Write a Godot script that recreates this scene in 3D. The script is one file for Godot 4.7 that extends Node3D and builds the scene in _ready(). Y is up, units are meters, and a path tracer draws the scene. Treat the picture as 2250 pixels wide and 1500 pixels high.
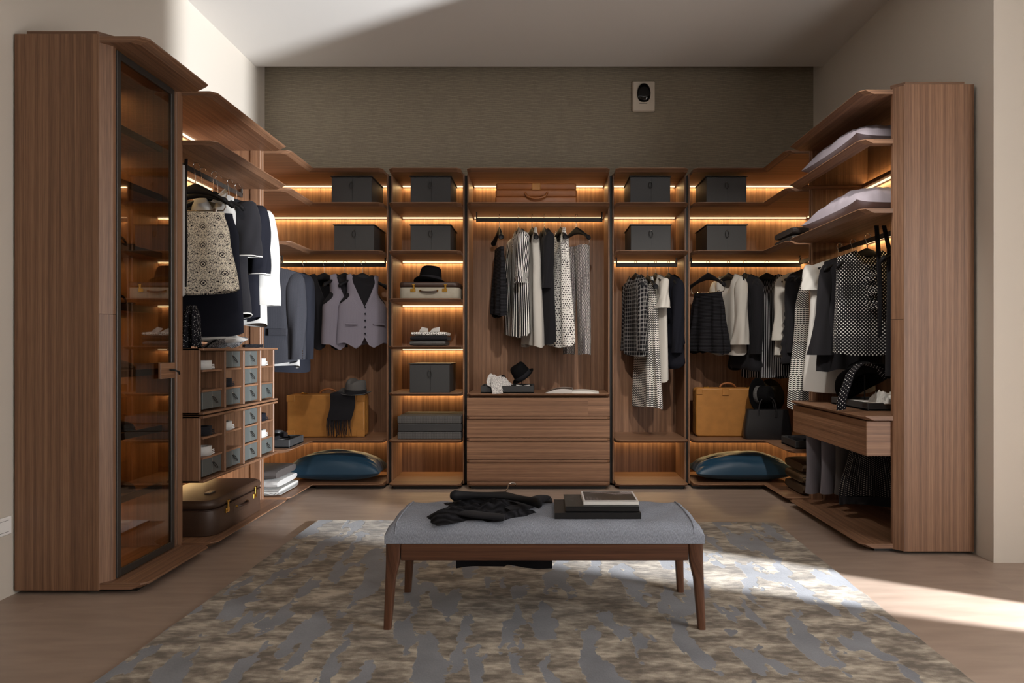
extends Node3D
# A walk-in wardrobe in walnut with lit shelves, clothes, luggage, a bench and a rug. Units are metres; the camera stands at the origin and looks along -z.

var M := {}
var used := {}
var rng := RandomNumberGenerator.new()

# ---------- mesh collecting ----------
class MB:
	var v := PackedVector3Array()
	var uv := PackedVector2Array()
	var sg := PackedInt32Array()
	var g := 1
	var x := Transform3D.IDENTITY
	func tri(a: Vector3, b: Vector3, c: Vector3, ua := Vector2.ZERO, ub := Vector2.ZERO, uc := Vector2.ZERO, s := -1) -> void:
		# a, b, c run anticlockwise seen from outside
		v.append_array([x * a, x * c, x * b])
		uv.append_array([ua, uc, ub])
		sg.append_array([s, s, s])
	func quad(a: Vector3, b: Vector3, c: Vector3, d: Vector3, ua := Vector2.ZERO, ub := Vector2.ZERO, uc := Vector2.ZERO, ud := Vector2.ZERO, s := -1) -> void:
		tri(a, b, c, ua, ub, uc, s)
		tri(a, c, d, ua, uc, ud, s)
	func grid(rows: Array, su := 1.0, sv := 1.0, flip := false, uvs: Array = []) -> void:
		# rows of equal length; smooth. u runs along the row, v from row to row, measured in metres
		g += 1
		var n: int = rows[0].size()
		var us := []
		if uvs.is_empty():
			var vv := 0.0
			for i in rows.size():
				if i > 0:
					vv += (rows[i][n / 2] - rows[i - 1][n / 2]).length()
				var line := PackedVector2Array()
				var uu := 0.0
				for j in n:
					if j > 0:
						uu += (rows[i][j] - rows[i][j - 1]).length()
					line.append(Vector2(uu * su, vv * sv))
				us.append(line)
		else:
			us = uvs
		for i in rows.size() - 1:
			for j in n - 1:
				var a: Vector3 = rows[i][j]
				var b: Vector3 = rows[i][j + 1]
				var c: Vector3 = rows[i + 1][j + 1]
				var d: Vector3 = rows[i + 1][j]
				if flip:
					quad(a, d, c, b, us[i][j], us[i + 1][j], us[i + 1][j + 1], us[i][j + 1], g)
				else:
					quad(a, b, c, d, us[i][j], us[i][j + 1], us[i + 1][j + 1], us[i + 1][j], g)
	func fan(ring: PackedVector3Array, flip := false, k := 1.0) -> void:
		var c := Vector3.ZERO
		for p in ring:
			c += p
		c /= ring.size()
		for j in ring.size():
			var a := ring[j]
			var b := ring[(j + 1) % ring.size()]
			var ua := Vector2(a.x + a.y * .3, a.z + a.y) * k
			var ub := Vector2(b.x + b.y * .3, b.z + b.y) * k
			var uc := Vector2(c.x + c.y * .3, c.z + c.y) * k
			if flip:
				tri(c, b, a, uc, ub, ua)
			else:
				tri(c, a, b, uc, ua, ub)
	func face(pts: Array, inside: Vector3, us: Array, s := -1) -> void:
		# a convex polygon turned away from the point inside
		var n: Vector3 = (pts[1] - pts[0]).cross(pts[2] - pts[0])
		var mid := Vector3.ZERO
		for p in pts:
			mid += p
		mid /= pts.size()
		if n.dot(mid - inside) < 0:
			pts = pts.duplicate()
			us = us.duplicate()
			pts.reverse()
			us.reverse()
		for i in range(1, pts.size() - 1):
			tri(pts[0], pts[i], pts[i + 1], us[0], us[i], us[i + 1], s)
	func box(c: Vector3, size: Vector3, grain := 1, b := .002, off := Vector2.ZERO, k := Vector2(1.5, .38)) -> void:
		# a box with chamfered edges; the grain runs along the axis given, u and v measured in metres times k
		var h := size / 2
		b = minf(b, minf(h.x, minf(h.y, h.z)) * .9)
		var lo := c - h
		var maps := []
		for a in 3:
			var o := []
			for q in 3:
				if q != a:
					o.append(q)
			var along: int = grain if grain != a else (o[0] if size[o[0]] > size[o[1]] else o[1])
			var across: int = o[0] if o[1] == along else o[1]
			maps.append([across, along])
		var U := func(p: Vector3, a: int) -> Vector2:
			var q := p - lo
			return Vector2((q[maps[a][0]] + .37 * a) * k.x, -q[maps[a][1]] * k.y) + off
		for a in 3:
			var e := (a + 1) % 3
			var f := (a + 2) % 3
			for s in [-1.0, 1.0]:
				var pts := []
				for t in [[-1, -1], [1, -1], [1, 1], [-1, 1]]:
					var p := Vector3.ZERO
					p[a] = s * h[a]
					p[e] = t[0] * (h[e] - b)
					p[f] = t[1] * (h[f] - b)
					pts.append(c + p)
				face(pts, c, pts.map(func(p): return U.call(p, a)))
				for t in [-1.0, 1.0]:   # the edge between face a (sign s) and face e (sign t), along f
					var q := []
					for w in [[0, -1], [0, 1], [1, 1], [1, -1]]:
						var p := Vector3.ZERO
						p[a] = s * (h[a] - (b if w[0] == 1 else 0.0))
						p[e] = t * (h[e] - (b if w[0] == 0 else 0.0))
						p[f] = w[1] * (h[f] - b)
						q.append(c + p)
					face(q, c, q.map(func(p): return U.call(p, a)))
		for sx in [-1.0, 1.0]:
			for sy in [-1.0, 1.0]:
				for sz in [-1.0, 1.0]:
					var q := []
					for a in 3:
						var p := Vector3(sx * (h.x - b), sy * (h.y - b), sz * (h.z - b))
						p[a] += [sx, sy, sz][a] * b
						q.append(c + p)
					face(q, c, q.map(func(p): return U.call(p, 0)))
	func prism(poly: PackedVector2Array, y0: float, y1: float, b := .003, grain := 0, off := Vector2.ZERO, k := Vector2(1.5, .38), low := PackedVector2Array(), hb := .0) -> void:
		# a plan outline in x, z raised from y0 to y1 with small bevels; grain along x (0) or z (2)
		if Geometry2D.is_polygon_clockwise(poly):
			poly = poly.duplicate()
			poly.reverse()
			low = low.duplicate()
			low.reverse()
		var n := poly.size()
		var inset := PackedVector2Array()
		for i in n:
			var d0 := (poly[i] - poly[(i + n - 1) % n]).normalized()
			var d1 := (poly[(i + 1) % n] - poly[i]).normalized()
			var n0 := Vector2(-d0.y, d0.x)
			var n1 := Vector2(-d1.y, d1.x)
			var m := (n0 + n1)
			m = m / maxf(m.length_squared(), .2) * 2.0
			inset.append(poly[i] + m * b)
		var test := PackedVector2Array(poly)
		var area0 := 0.0
		var area1 := 0.0
		for i in n:
			area0 += test[i].cross(test[(i + 1) % n])
			area1 += inset[i].cross(inset[(i + 1) % n])
		if absf(area1) > absf(area0):
			for i in n:
				inset[i] = 2 * poly[i] - inset[i]
		var U := func(p: Vector3) -> Vector2:
			if grain == 0:
				return Vector2((p.z + p.y) * k.x, p.x * k.y) + off
			return Vector2((p.x + p.y) * k.x, p.z * k.y) + off
		if low.is_empty():
			low = inset
			hb = b
		var rings := [[low, y0], [poly, y0 + hb], [poly, y1 - b], [inset, y1]]
		var ccw := area0 > 0
		for r in 3:
			for i in n:
				var j := (i + 1) % n
				var a := Vector3(rings[r][0][i].x, rings[r][1], rings[r][0][i].y)
				var c := Vector3(rings[r][0][j].x, rings[r][1], rings[r][0][j].y)
				var d := Vector3(rings[r + 1][0][j].x, rings[r + 1][1], rings[r + 1][0][j].y)
				var e := Vector3(rings[r + 1][0][i].x, rings[r + 1][1], rings[r + 1][0][i].y)
				var ln := (poly[j] - poly[i]).length() * k.y
				var v0: float = (a - e).length() * k.x
				var ua := off + Vector2(0, 0)
				var uc := off + Vector2(0, ln)
				var ud := off + Vector2(v0, ln)
				var ue := off + Vector2(v0, 0)
				if ccw:
					quad(a, e, d, c, ua, ue, ud, uc)
				else:
					quad(a, c, d, e, ua, uc, ud, ue)
		for side in 2:
			var pl := inset if side else low
			var y := y1 if side else y0
			var tr := Geometry2D.triangulate_polygon(pl)
			for t in range(0, tr.size(), 3):
				var a := Vector3(pl[tr[t]].x, y, pl[tr[t]].y)
				var c := Vector3(pl[tr[t + 1]].x, y, pl[tr[t + 1]].y)
				var d := Vector3(pl[tr[t + 2]].x, y, pl[tr[t + 2]].y)
				face([a, c, d], Vector3(a.x, (y0 + y1) / 2, a.z), [U.call(a), U.call(c), U.call(d)])
	func tube(pts: Array, r0: float, r1 := -1.0, n := 8, flat := 1.0, caps := true) -> void:
		if r1 < 0:
			r1 = r0
		var rows := []
		var up := Vector3.UP
		for i in pts.size():
			var d: Vector3 = (pts[mini(i + 1, pts.size() - 1)] - pts[maxi(i - 1, 0)]).normalized()
			if absf(d.dot(up)) > .95:
				up = Vector3.RIGHT if absf(d.x) < .9 else Vector3.BACK
			var s := d.cross(up).normalized()
			up = s.cross(d).normalized()
			var r := lerpf(r0, r1, float(i) / maxi(1, pts.size() - 1))
			var row := PackedVector3Array()
			for j in n + 1:
				var a := TAU * j / n
				row.append(pts[i] + s * cos(a) * r + up * sin(a) * r * flat)
			rows.append(row)
		grid(rows, 1, 1, true)
		if caps:
			fan(rows[0].slice(0, n), true)
			fan(rows[-1].slice(0, n), false)
	func lathe(prof: Array, n := 32, sx := 1.0, sz := 1.0, wave: Variant = null) -> void:
		# profile of Vector2(radius, height) from bottom outside upward
		var rows := []
		for p in prof:
			var row := PackedVector3Array()
			for j in n + 1:
				var a := TAU * j / n
				var q := Vector3(cos(a) * p.x * sx, p.y, -sin(a) * p.x * sz)
				if wave != null:
					q = wave.call(q, a, p)
				row.append(q)
			rows.append(row)
		grid(rows, 1, 1, false)
	func loft(rings: Array, caps := true, k := 1.0) -> void:
		# closed rings, anticlockwise seen from the end of the sweep
		var rows := []
		for r in rings:
			var row := PackedVector3Array(r)
			row.append(r[0])
			rows.append(row)
		grid(rows, k, k, false)
		if caps:
			fan(PackedVector3Array(rings[0]), true, k)
			fan(PackedVector3Array(rings[-1]), false, k)
	func mesh() -> ArrayMesh:
		var st := SurfaceTool.new()
		st.begin(Mesh.PRIMITIVE_TRIANGLES)
		for i in v.size():
			st.set_smooth_group(sg[i])
			st.set_uv(uv[i])
			st.add_vertex(v[i])
		st.generate_normals()
		st.index()
		return st.commit()

func numbered(n: String) -> String:
	if not used.has(n):
		used[n] = 0
		return n
	used[n] += 1
	return "%s_%03d" % [n, used[n]]

func tag(o: Node, label: String, category := "", group := "") -> Node:
	if label:
		o.set_meta("label", label)
	if category:
		o.set_meta("category", category)
	if group:
		o.set_meta("group", group)
	return o

func thing(called: String, label: String, category: String, at := Vector3.ZERO, turn := 0.0, group := "") -> Node3D:
	var o := Node3D.new()
	o.name = numbered(called)
	add_child(o)
	o.position = at
	o.rotation_degrees.y = turn
	tag(o, label, category, group)
	return o

func part(called: String, mb: MB, mat: Material, parent: Node, label := "") -> MeshInstance3D:
	var o := MeshInstance3D.new()
	o.name = called if parent != self else numbered(called)
	o.mesh = mb.mesh()
	o.material_override = mat
	parent.add_child(o, true)
	if label:
		o.set_meta("label", label)
	return o

func struct(called: String, mb: MB, mat: Material, parent: Node = self) -> MeshInstance3D:
	var o := part(called, mb, mat, parent)
	if parent == self:
		o.set_meta("kind", "structure")
	return o

func lone(called: String, mb: MB, mat: Material, label: String, category: String, at := Vector3.ZERO, turn := 0.0, group := "") -> MeshInstance3D:
	var o := part(called, mb, mat, self)
	o.position = at
	o.rotation_degrees.y = turn
	tag(o, label, category, group)
	return o

func copy(o: Node3D, label: String, at: Vector3, turn := 0.0, called := "") -> Node3D:
	var c: Node3D = o.duplicate()
	var base := called if called else String(o.name).rstrip("0123456789").rstrip("_")
	c.name = numbered(base)
	add_child(c)
	c.position = at
	c.rotation_degrees.y = turn
	c.set_meta("label", label)
	return c

func bx(c: Vector3, s: Vector3, grain := 1, b := .002) -> MB:
	var m := MB.new()
	m.box(c, s, grain, b, Vector2(rng.randf(), 0))
	return m

# ---------- materials ----------
func mat(c: Color, rough := .6, metal := 0.0, tex: Texture2D = null, bump: Texture2D = null, bs := .05) -> StandardMaterial3D:
	var m := StandardMaterial3D.new()
	m.albedo_color = c
	m.roughness = rough
	m.metallic = metal
	if tex:
		m.albedo_texture = tex
	if bump:
		m.heightmap_enabled = true
		m.heightmap_texture = bump
		m.heightmap_scale = bs
	return m

func c8(r: int, g: int, b: int) -> Color:
	return Color8(r, g, b)

func noise(f: float, s: int, oct := 3) -> FastNoiseLite:
	var n := FastNoiseLite.new()
	n.seed = s
	n.frequency = f
	n.fractal_octaves = oct
	n.noise_type = FastNoiseLite.TYPE_SIMPLEX_SMOOTH
	return n

func tex(w: int, h: int, f: Callable) -> ImageTexture:
	var im := Image.create(w, h, false, Image.FORMAT_RGB8)
	for y in h:
		for x in w:
			im.set_pixel(x, y, f.call(x, y))
	return ImageTexture.create_from_image(im)

func wood_tex() -> ImageTexture:
	var n1 := noise(.004, 5, 2)
	var n2 := noise(.02, 8, 2)
	var n3 := noise(.10, 11, 2)
	var n4 := noise(.30, 3, 2)
	var dark := c8(95, 67, 49)
	var mid := c8(130, 95, 71)
	var light := c8(162, 124, 96)
	return tex(1024, 1024, func(x, y):
		var s: float = x + n1.get_noise_2d(x * .7, y * .10) * 22.0 + n1.get_noise_2d(x * 3.0 + 900.0, y * .4) * 3.0
		var t: float = .46 + n2.get_noise_2d(s, y * .012) * .34 + n3.get_noise_2d(s, y * .02) * .3 + n4.get_noise_2d(s, y * .05) * .26
		t = clampf(t, 0, 1)
		return dark.lerp(mid, t * 2) if t < .5 else mid.lerp(light, t * 2 - 1))

func _ready() -> void:
	rng.seed = 7
	# camera: level, 24 mm shift lens look
	var cam := Camera3D.new()
	cam.name = "camera"
	cam.position = Vector3(0, 1.145, 0)
	cam.near = .05
	cam.far = 60.0
	cam.projection = Camera3D.PROJECTION_FRUSTUM
	cam.size = .05 * 1500.0 / 1530.0
	cam.frustum_offset = Vector2(-65.0, 12.0) * .05 / 1530.0
	add_child(cam)
	cam.current = true
	var we := WorldEnvironment.new()
	we.name = "environment"
	var e := Environment.new()
	e.background_mode = Environment.BG_COLOR
	e.background_color = Color(.02, .02, .02)
	e.tonemap_mode = Environment.TONE_MAPPER_LINEAR
	e.tonemap_exposure = 1.0
	e.sdfgi_enabled = true
	e.ssao_enabled = true
	e.ssil_enabled = true
	we.environment = e
	add_child(we)
	# unseen low lamp: its light comes through a gap shaped for it in an unseen partition and falls in a band over rug, drawers, wall and ceiling
	var spot := SpotLight3D.new()
	spot.name = "unseen_lamp_beam"
	spot.position = Vector3(4.36, 1.1, -1.8)
	spot.look_at_from_position(spot.position, Vector3(0, 1.15, -3.85))
	spot.spot_angle = 60
	spot.spot_range = 20
	spot.spot_attenuation = 2
	spot.light_energy = 95
	spot.light_color = Color(.97, .985, 1)
	spot.light_size = .03
	spot.shadow_enabled = true
	add_child(spot)
	# unseen window at right and two unseen ceiling lamps, placed to brighten the room
	area("unseen_window_light", Vector3(3.17, 1.35, -1.15), Vector3(-3.0, 1.2, -2.0), Vector2(1.7, 2.1), 11.0, Color(1, .99, .98))
	area("unseen_ceiling_lamp_light", Vector3(1.7, 3.44, -.5), Vector3(1.7, 0, -1.2), Vector2(1.2, 1.2), .4, Color(1, .985, .97))
	area("unseen_ceiling_lamp_light", Vector3(1.2, 3.44, 2.2), Vector3(.4, 0, -1.0), Vector2(1.2, 1.2), 1.3, Color(1, .985, .97))
	materials()
	room()
	wardrobes()
	contents()

func area(called: String, at: Vector3, to: Vector3, size: Vector2, energy: float, c: Color) -> void:
	var l := AreaLight3D.new()
	l.name = numbered(called)
	l.area_size = size
	l.area_normalize_energy = true
	l.light_energy = energy
	l.light_color = c
	l.area_range = 20
	l.area_attenuation = 2
	l.shadow_enabled = true
	add_child(l)
	l.look_at_from_position(at, to, Vector3.UP if absf((to - at).normalized().y) < .99 else Vector3.BACK)

func materials() -> void:
	var wt := wood_tex()
	M.wood = mat(Color.WHITE, .48, 0, wt, wt, .02)
	M.wood_end = mat(c8(168, 128, 100), .55)
	M.black = mat(c8(20, 18, 17), .5)
	M.metal_dark = mat(c8(74, 71, 68), .42, .6)
	M.chrome = mat(c8(205, 200, 195), .22, 1.0)
	M.brass = mat(c8(214, 170, 84), .26, 1.0)
	M.led = mat(c8(255, 236, 205), .5)
	M.led.emission_enabled = true
	M.led.emission = c8(255, 228, 182)
	M.led.emission_energy_multiplier = 1.7
	M.window = mat(c8(240, 240, 238), .5)  # glow of the unseen window, ceiling lamps and spotlights
	M.window.emission_enabled = true
	M.window.emission = c8(250, 250, 250)
	M.window.emission_energy_multiplier = .6
	M.paint = mat(c8(206, 197, 185), .85)
	M.ceiling = mat(c8(228, 224, 219), .9)
	var fn := noise(.02, 21, 4)
	var fl := tex(512, 512, func(x, y):
		var t: float = .5 + fn.get_noise_2d(x * .5, y * 2.2) * .5 + fn.get_noise_2d(y * 3.0, x * .4) * .2
		return c8(148, 129, 115).lerp(c8(172, 152, 137), clampf(t, 0, 1)))
	M.floor = mat(Color.WHITE, .42, 0, fl)
	M.floor.uv1_triplanar = true
	M.floor.uv1_world_triplanar = true
	M.floor.uv1_scale = Vector3(.45, .45, .45)
	# woven wall covering with long crossing waves
	var wn := noise(.08, 31, 3)
	var wh := func(x: float, y: float) -> float:
		var best := 9.0
		for k in range(-1, 18):
			for s in [-1.0, 1.0]:
				var cy: float = k * 32.0 + 8.0 + s * 9.0 * sin(x * TAU / 256.0 + k * PI) + 3.0 * sin(x * TAU / 512.0 + k)
				best = minf(best, absf(y - cy))
		return clampf(1.0 - best / 2.2, 0, 1)
	var wc := tex(512, 512, func(x, y):
		var l: float = wh.call(x, y)
		var t: float = .45 + wn.get_noise_2d(x * .25, y * 6.0) * .55 + wn.get_noise_2d(x * 7.0, y * .2) * .35
		return c8(122, 112, 97).lerp(c8(154, 143, 124), clampf(t, 0, 1)).lerp(c8(190, 178, 156), l * .5))
	M.wallpaper = mat(Color.WHITE, .8, 0, wc, wc, .12)
	M.glass = StandardMaterial3D.new()
	M.glass.transparency = BaseMaterial3D.TRANSPARENCY_ALPHA
	M.glass.refraction_enabled = true
	M.glass.refraction_scale = .09
	M.glass.albedo_color = Color(.80, .69, .56, 0.0)
	M.glass.roughness = .02
	M.glass.metallic_specular = .7

const LW := -2.445   # left wall
const RW := 2.40     # right wall
const CH := 3.54     # ceiling

func room() -> void:
	struct("floor", bx(Vector3(.5, -.05, -.9), Vector3(12.4, .1, 11.6), 1, 0.0), M.floor)
	struct("ceiling", bx(Vector3(.5, CH + .06, -.475), Vector3(12.4, .12, 10.95), 1, 0.0), M.ceiling)
	struct("ceiling", bx(Vector3(.5, CH + .36, -6.1), Vector3(12.4, .12, 1.2), 1, 0.0), M.ceiling)
	var wb := MB.new()
	var k := 2.6
	wb.quad(Vector3(LW, 0, -6.15), Vector3(RW, 0, -6.15), Vector3(RW, 3.9, -6.15), Vector3(LW, 3.9, -6.15), Vector2(0, 0), Vector2(4.845 * 1.05, 0), Vector2(4.845 * 1.05, -3.9 * 1.8), Vector2(0, -3.9 * 1.8))
	wb.box(Vector3(0, 1.95, -6.255), Vector3(5.4, 3.9, .2), 1, 0.0)
	struct("wall_back", wb, M.wallpaper)
	struct("wall_left", bx(Vector3(LW - .06, 1.95, -1.2), Vector3(.12, 3.9, 10.2), 1, 0.0), M.paint)
	# right wall stub, then the wall that faces the room, then an unseen partition, its gap shaped to cut the band of light
	struct("wall_right", bx(Vector3(RW + 1.3, 1.95, -5.0), Vector3(2.6, 3.9, 2.608), 1, 0.0), M.paint)
	struct("wall_right", bx(Vector3(3.26, 1.95, -3.093), Vector3(.12, 3.9, 1.206), 1, 0.0), M.paint)
	# near part of the unseen partition, round the unseen window
	struct("wall_right", bx(Vector3(3.26, 1.95, -2.128), Vector3(.12, 3.9, .218), 1, 0.0), M.paint)
	struct("wall_right", bx(Vector3(3.26, 1.95, 1.86), Vector3(.12, 3.9, 4.28), 1, 0.0), M.paint)
	struct("wall_right", bx(Vector3(3.26, .14, -1.15), Vector3(.12, .28, 1.74), 1, 0.0), M.paint)
	struct("wall_right", bx(Vector3(3.26, 3.17, -1.15), Vector3(.12, 1.46, 1.74), 1, 0.0), M.paint)
	struct("window_1", bx(Vector3(3.25, 1.36, -1.15), Vector3(.04, 2.16, 1.74), 1, 0.0), M.window)  # unseen window, placed to brighten the floor and end panel at right
	for p in [Vector3(1.7, 3.49, -.5), Vector3(1.2, 3.49, 2.2)]:  # unseen ceiling lamps, out of view, that brighten the room
		lone("unseen_ceiling_lamp", bx(Vector3.ZERO, Vector3(1.2, .05, 1.2), 0, .004), M.window, ["unseen square glowing ceiling lamp in front of the unseen partition window", "unseen square glowing ceiling lamp farther back in the room"][0 if p.z < 0 else 1], "lamp", p)
	struct("wall_front", bx(Vector3(.5, 1.95, 4.0), Vector3(6.0, 3.9, .12), 1, 0.0), M.paint)
	# four unseen ceiling spotlights, placed to light the back row and the right rail
	for q in [[Vector3(.15, 3.42, -2.7), Vector3(.05, .95, -5.7), 5.5, 24.0], [Vector3(1.35, 3.42, -2.7), Vector3(1.5, 1.05, -5.6), 6.0, 22.0], [Vector3(-1.1, 3.42, -2.7), Vector3(-1.55, 1.05, -5.7), 3.2, 22.0], [Vector3(.2, 3.42, -3.5), Vector3(2.1, 1.25, -4.55), 4.0, 20.0]]:
		spotlight(q[0], q[1], q[2], q[3])
	# walls of an unseen next room, closing in the low lamp
	struct("unseen_wall_side", bx(Vector3(5.6, 1.95, -1.5), Vector3(.12, 3.9, 5.0), 1, 0.0), M.paint)
	struct("unseen_wall_side", bx(Vector3(4.46, 1.95, .5), Vector3(2.3, 3.9, .12), 1, 0.0), M.paint)

func spotlight(at: Vector3, to: Vector3, energy: float, angle: float) -> void:  # an unseen spotlight with housing, placed to light part of the wardrobe
	var o := thing("unseen_spotlight", ["unseen black ceiling spotlight aimed at the drawers", "unseen black ceiling spotlight aimed at the right corner", "unseen black ceiling spotlight aimed at the left corner", "unseen black ceiling spotlight aimed at the right rail"][3 if at.z < -3.0 else (0 if absf(at.x) < .5 else (1 if at.x > 0 else 2))], "spotlight", at)
	var d := (to - at).normalized()
	var c := MB.new()
	c.tube([Vector3(0, .12, 0), Vector3(0, .03, 0)], .015)
	c.tube([-d * .09, d * .05], .042, .045, 16)
	part("housing", c, M.black, o)
	var f := MB.new()
	f.tube([d * .048, d * .053], .036, .036, 16)
	part("lamp_face", f, M.window, o)
	var l := SpotLight3D.new()
	l.name = "unseen_spotlight_lamp"
	l.light_energy = energy
	l.light_color = Color(1, .97, .93)
	l.spot_angle = angle
	l.spot_angle_attenuation = .9
	l.spot_range = 12
	l.spot_attenuation = 2
	l.light_size = .05
	l.shadow_enabled = true
	o.add_child(l)
	l.transform = Transform3D(Basis.looking_at(d), d * .07)

# ---------- wardrobe system ----------
const SF := -5.57    # shelf fronts, back row
const PF := -5.74    # upright fronts, back row
const BP := -6.12    # back panels, back row
const LS := -1.828   # shelf fronts, left row
const LP := -2.02
const RS := 1.777
const RP := 1.945
const LB := -2.39    # back panels of the side rows
const RB := 2.345
const TH := .026
const LEV := [2.278, 1.892, 1.508, 1.127, .75, .372]   # undersides of the shelf levels

func board(poly: Array, y: float, parent: Node, grain := 0, called := "shelf", th := TH) -> MeshInstance3D:
	var m := MB.new()
	# the underside is cut back along the front, so that the edge tapers
	var low := PackedVector2Array()
	for p in poly:
		var q: Vector2 = p
		if p.x < -1.7 and p.x > LS - .04:
			q.x -= .045
		elif p.x > 1.6 and p.x < RS + .04:
			q.x += .045
		if p.y > SF - .04 and p.y < SF + .01:
			q.y -= .045
		low.append(q)
	m.prism(PackedVector2Array(poly), y, y + th, .002, grain, Vector2(rng.randf(), rng.randf() * .3), Vector2(1.5, .38), low, .021)
	return part(called, m, M.wood, parent)

func led(a: Vector3, b: Vector3, parent: Node, energy := .2) -> void:
	# a strip under the back edge of a shelf, from a to b, with a light just below its face
	var d := b - a
	var l := d.length()
	var s := Vector3(absf(d.x), 0, absf(d.z)) + Vector3(.016 if d.x == 0 else 0.0, .009, .016 if d.z == 0 else 0.0)
	part("led_strip", bx((a + b) / 2 + Vector3(0, -.0045, 0), s, 0, .001), M.led, parent)
	var c := (a + b) / 2 + Vector3(0, -.012, 0)
	var al := AreaLight3D.new()
	al.name = "led_strip_light"
	al.area_size = Vector2(l, .014)
	al.area_normalize_energy = true
	al.light_energy = energy * l * (1.5 if parent.name.begins_with("glass") else 1.0)
	al.light_color = c8(255, 214, 148)
	al.area_range = 12
	al.area_attenuation = 2
	al.shadow_enabled = true
	parent.add_child(al, true)
	var bz := Vector3.UP     # the light looks along -z, that is down
	var bxv := d.normalized()
	al.transform = Transform3D(Basis(bxv, bz.cross(bxv), bz), c)

func upright_back(x: float, side: int, parent: Node, edge := .013) -> void:
	# a thin side panel of the back row; x is its inner face, side the way its thickness goes
	var t := edge
	part("side_panel", bx(Vector3(x + side * t / 2, 1.295, (PF + BP) / 2), Vector3(t, 2.555, absf(BP - PF)), 1, .003), M.wood, parent)

func shelf_poly(a: float, b: float) -> Array:
	return [Vector2(a, BP), Vector2(b, BP), Vector2(b, SF - .03), Vector2(b - .03, SF), Vector2(a + .03, SF), Vector2(a, SF - .03)]

func bay(label: String, a: float, b: float, levels: Array, lit: Array) -> Node3D:
	var o := thing("wardrobe_bay", label, "wardrobe", Vector3.ZERO, 0, "walnut wardrobe bays along the back wall")
	part("back_panel", bx(Vector3((a + b) / 2, 1.3, BP - .008), Vector3(b - a + .03, 2.52, .016), 1, .001), M.wood, o)
	upright_back(a, -1, o)
	upright_back(b, 1, o)
	board(shelf_poly(a, b), 2.554, o, 0, "top_panel")
	board(shelf_poly(a, b), .022, o, 0, "base_panel")
	part("plinth", bx(Vector3((a + b) / 2, .011, (SF - .05 + BP) / 2), Vector3(b - a - .06, .022, absf(BP - SF) - .06), 0, 0.0), M.black, o)
	for y in levels:
		board(shelf_poly(a, b), y, o)
	for y in lit:
		led(Vector3(a + .012, y, BP + .02), Vector3(b - .012, y, BP + .02), o)
	return o

func rail(a: Vector3, b: Vector3, drop: float, parent: Node) -> void:
	# a flat dark hanging rail on two drops from the shelf above
	var d := (b - a).normalized()
	var s := Vector3(absf(b.x - a.x), .032, absf(b.z - a.z)) + Vector3(.012 if d.x == 0 else 0.0, 0, .012 if d.z == 0 else 0.0)
	var r := part("hanging_rail", bx((a + b) / 2, s, 0, .003), M.metal_dark, parent)
	for p in [a + d * .006, b - d * .006]:
		part("bracket", bx(p + Vector3(0, drop / 2, 0), Vector3(.012, drop, .012), 1, .001), M.metal_dark, r)

func spacer(x: float, parent: Node) -> void:
	part("spacer", bx(Vector3(x, 1.29, (PF + BP) / 2 - .012), Vector3(.025, 2.54, absf(BP - PF) - .02), 1, 0.0), M.black, parent)

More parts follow.
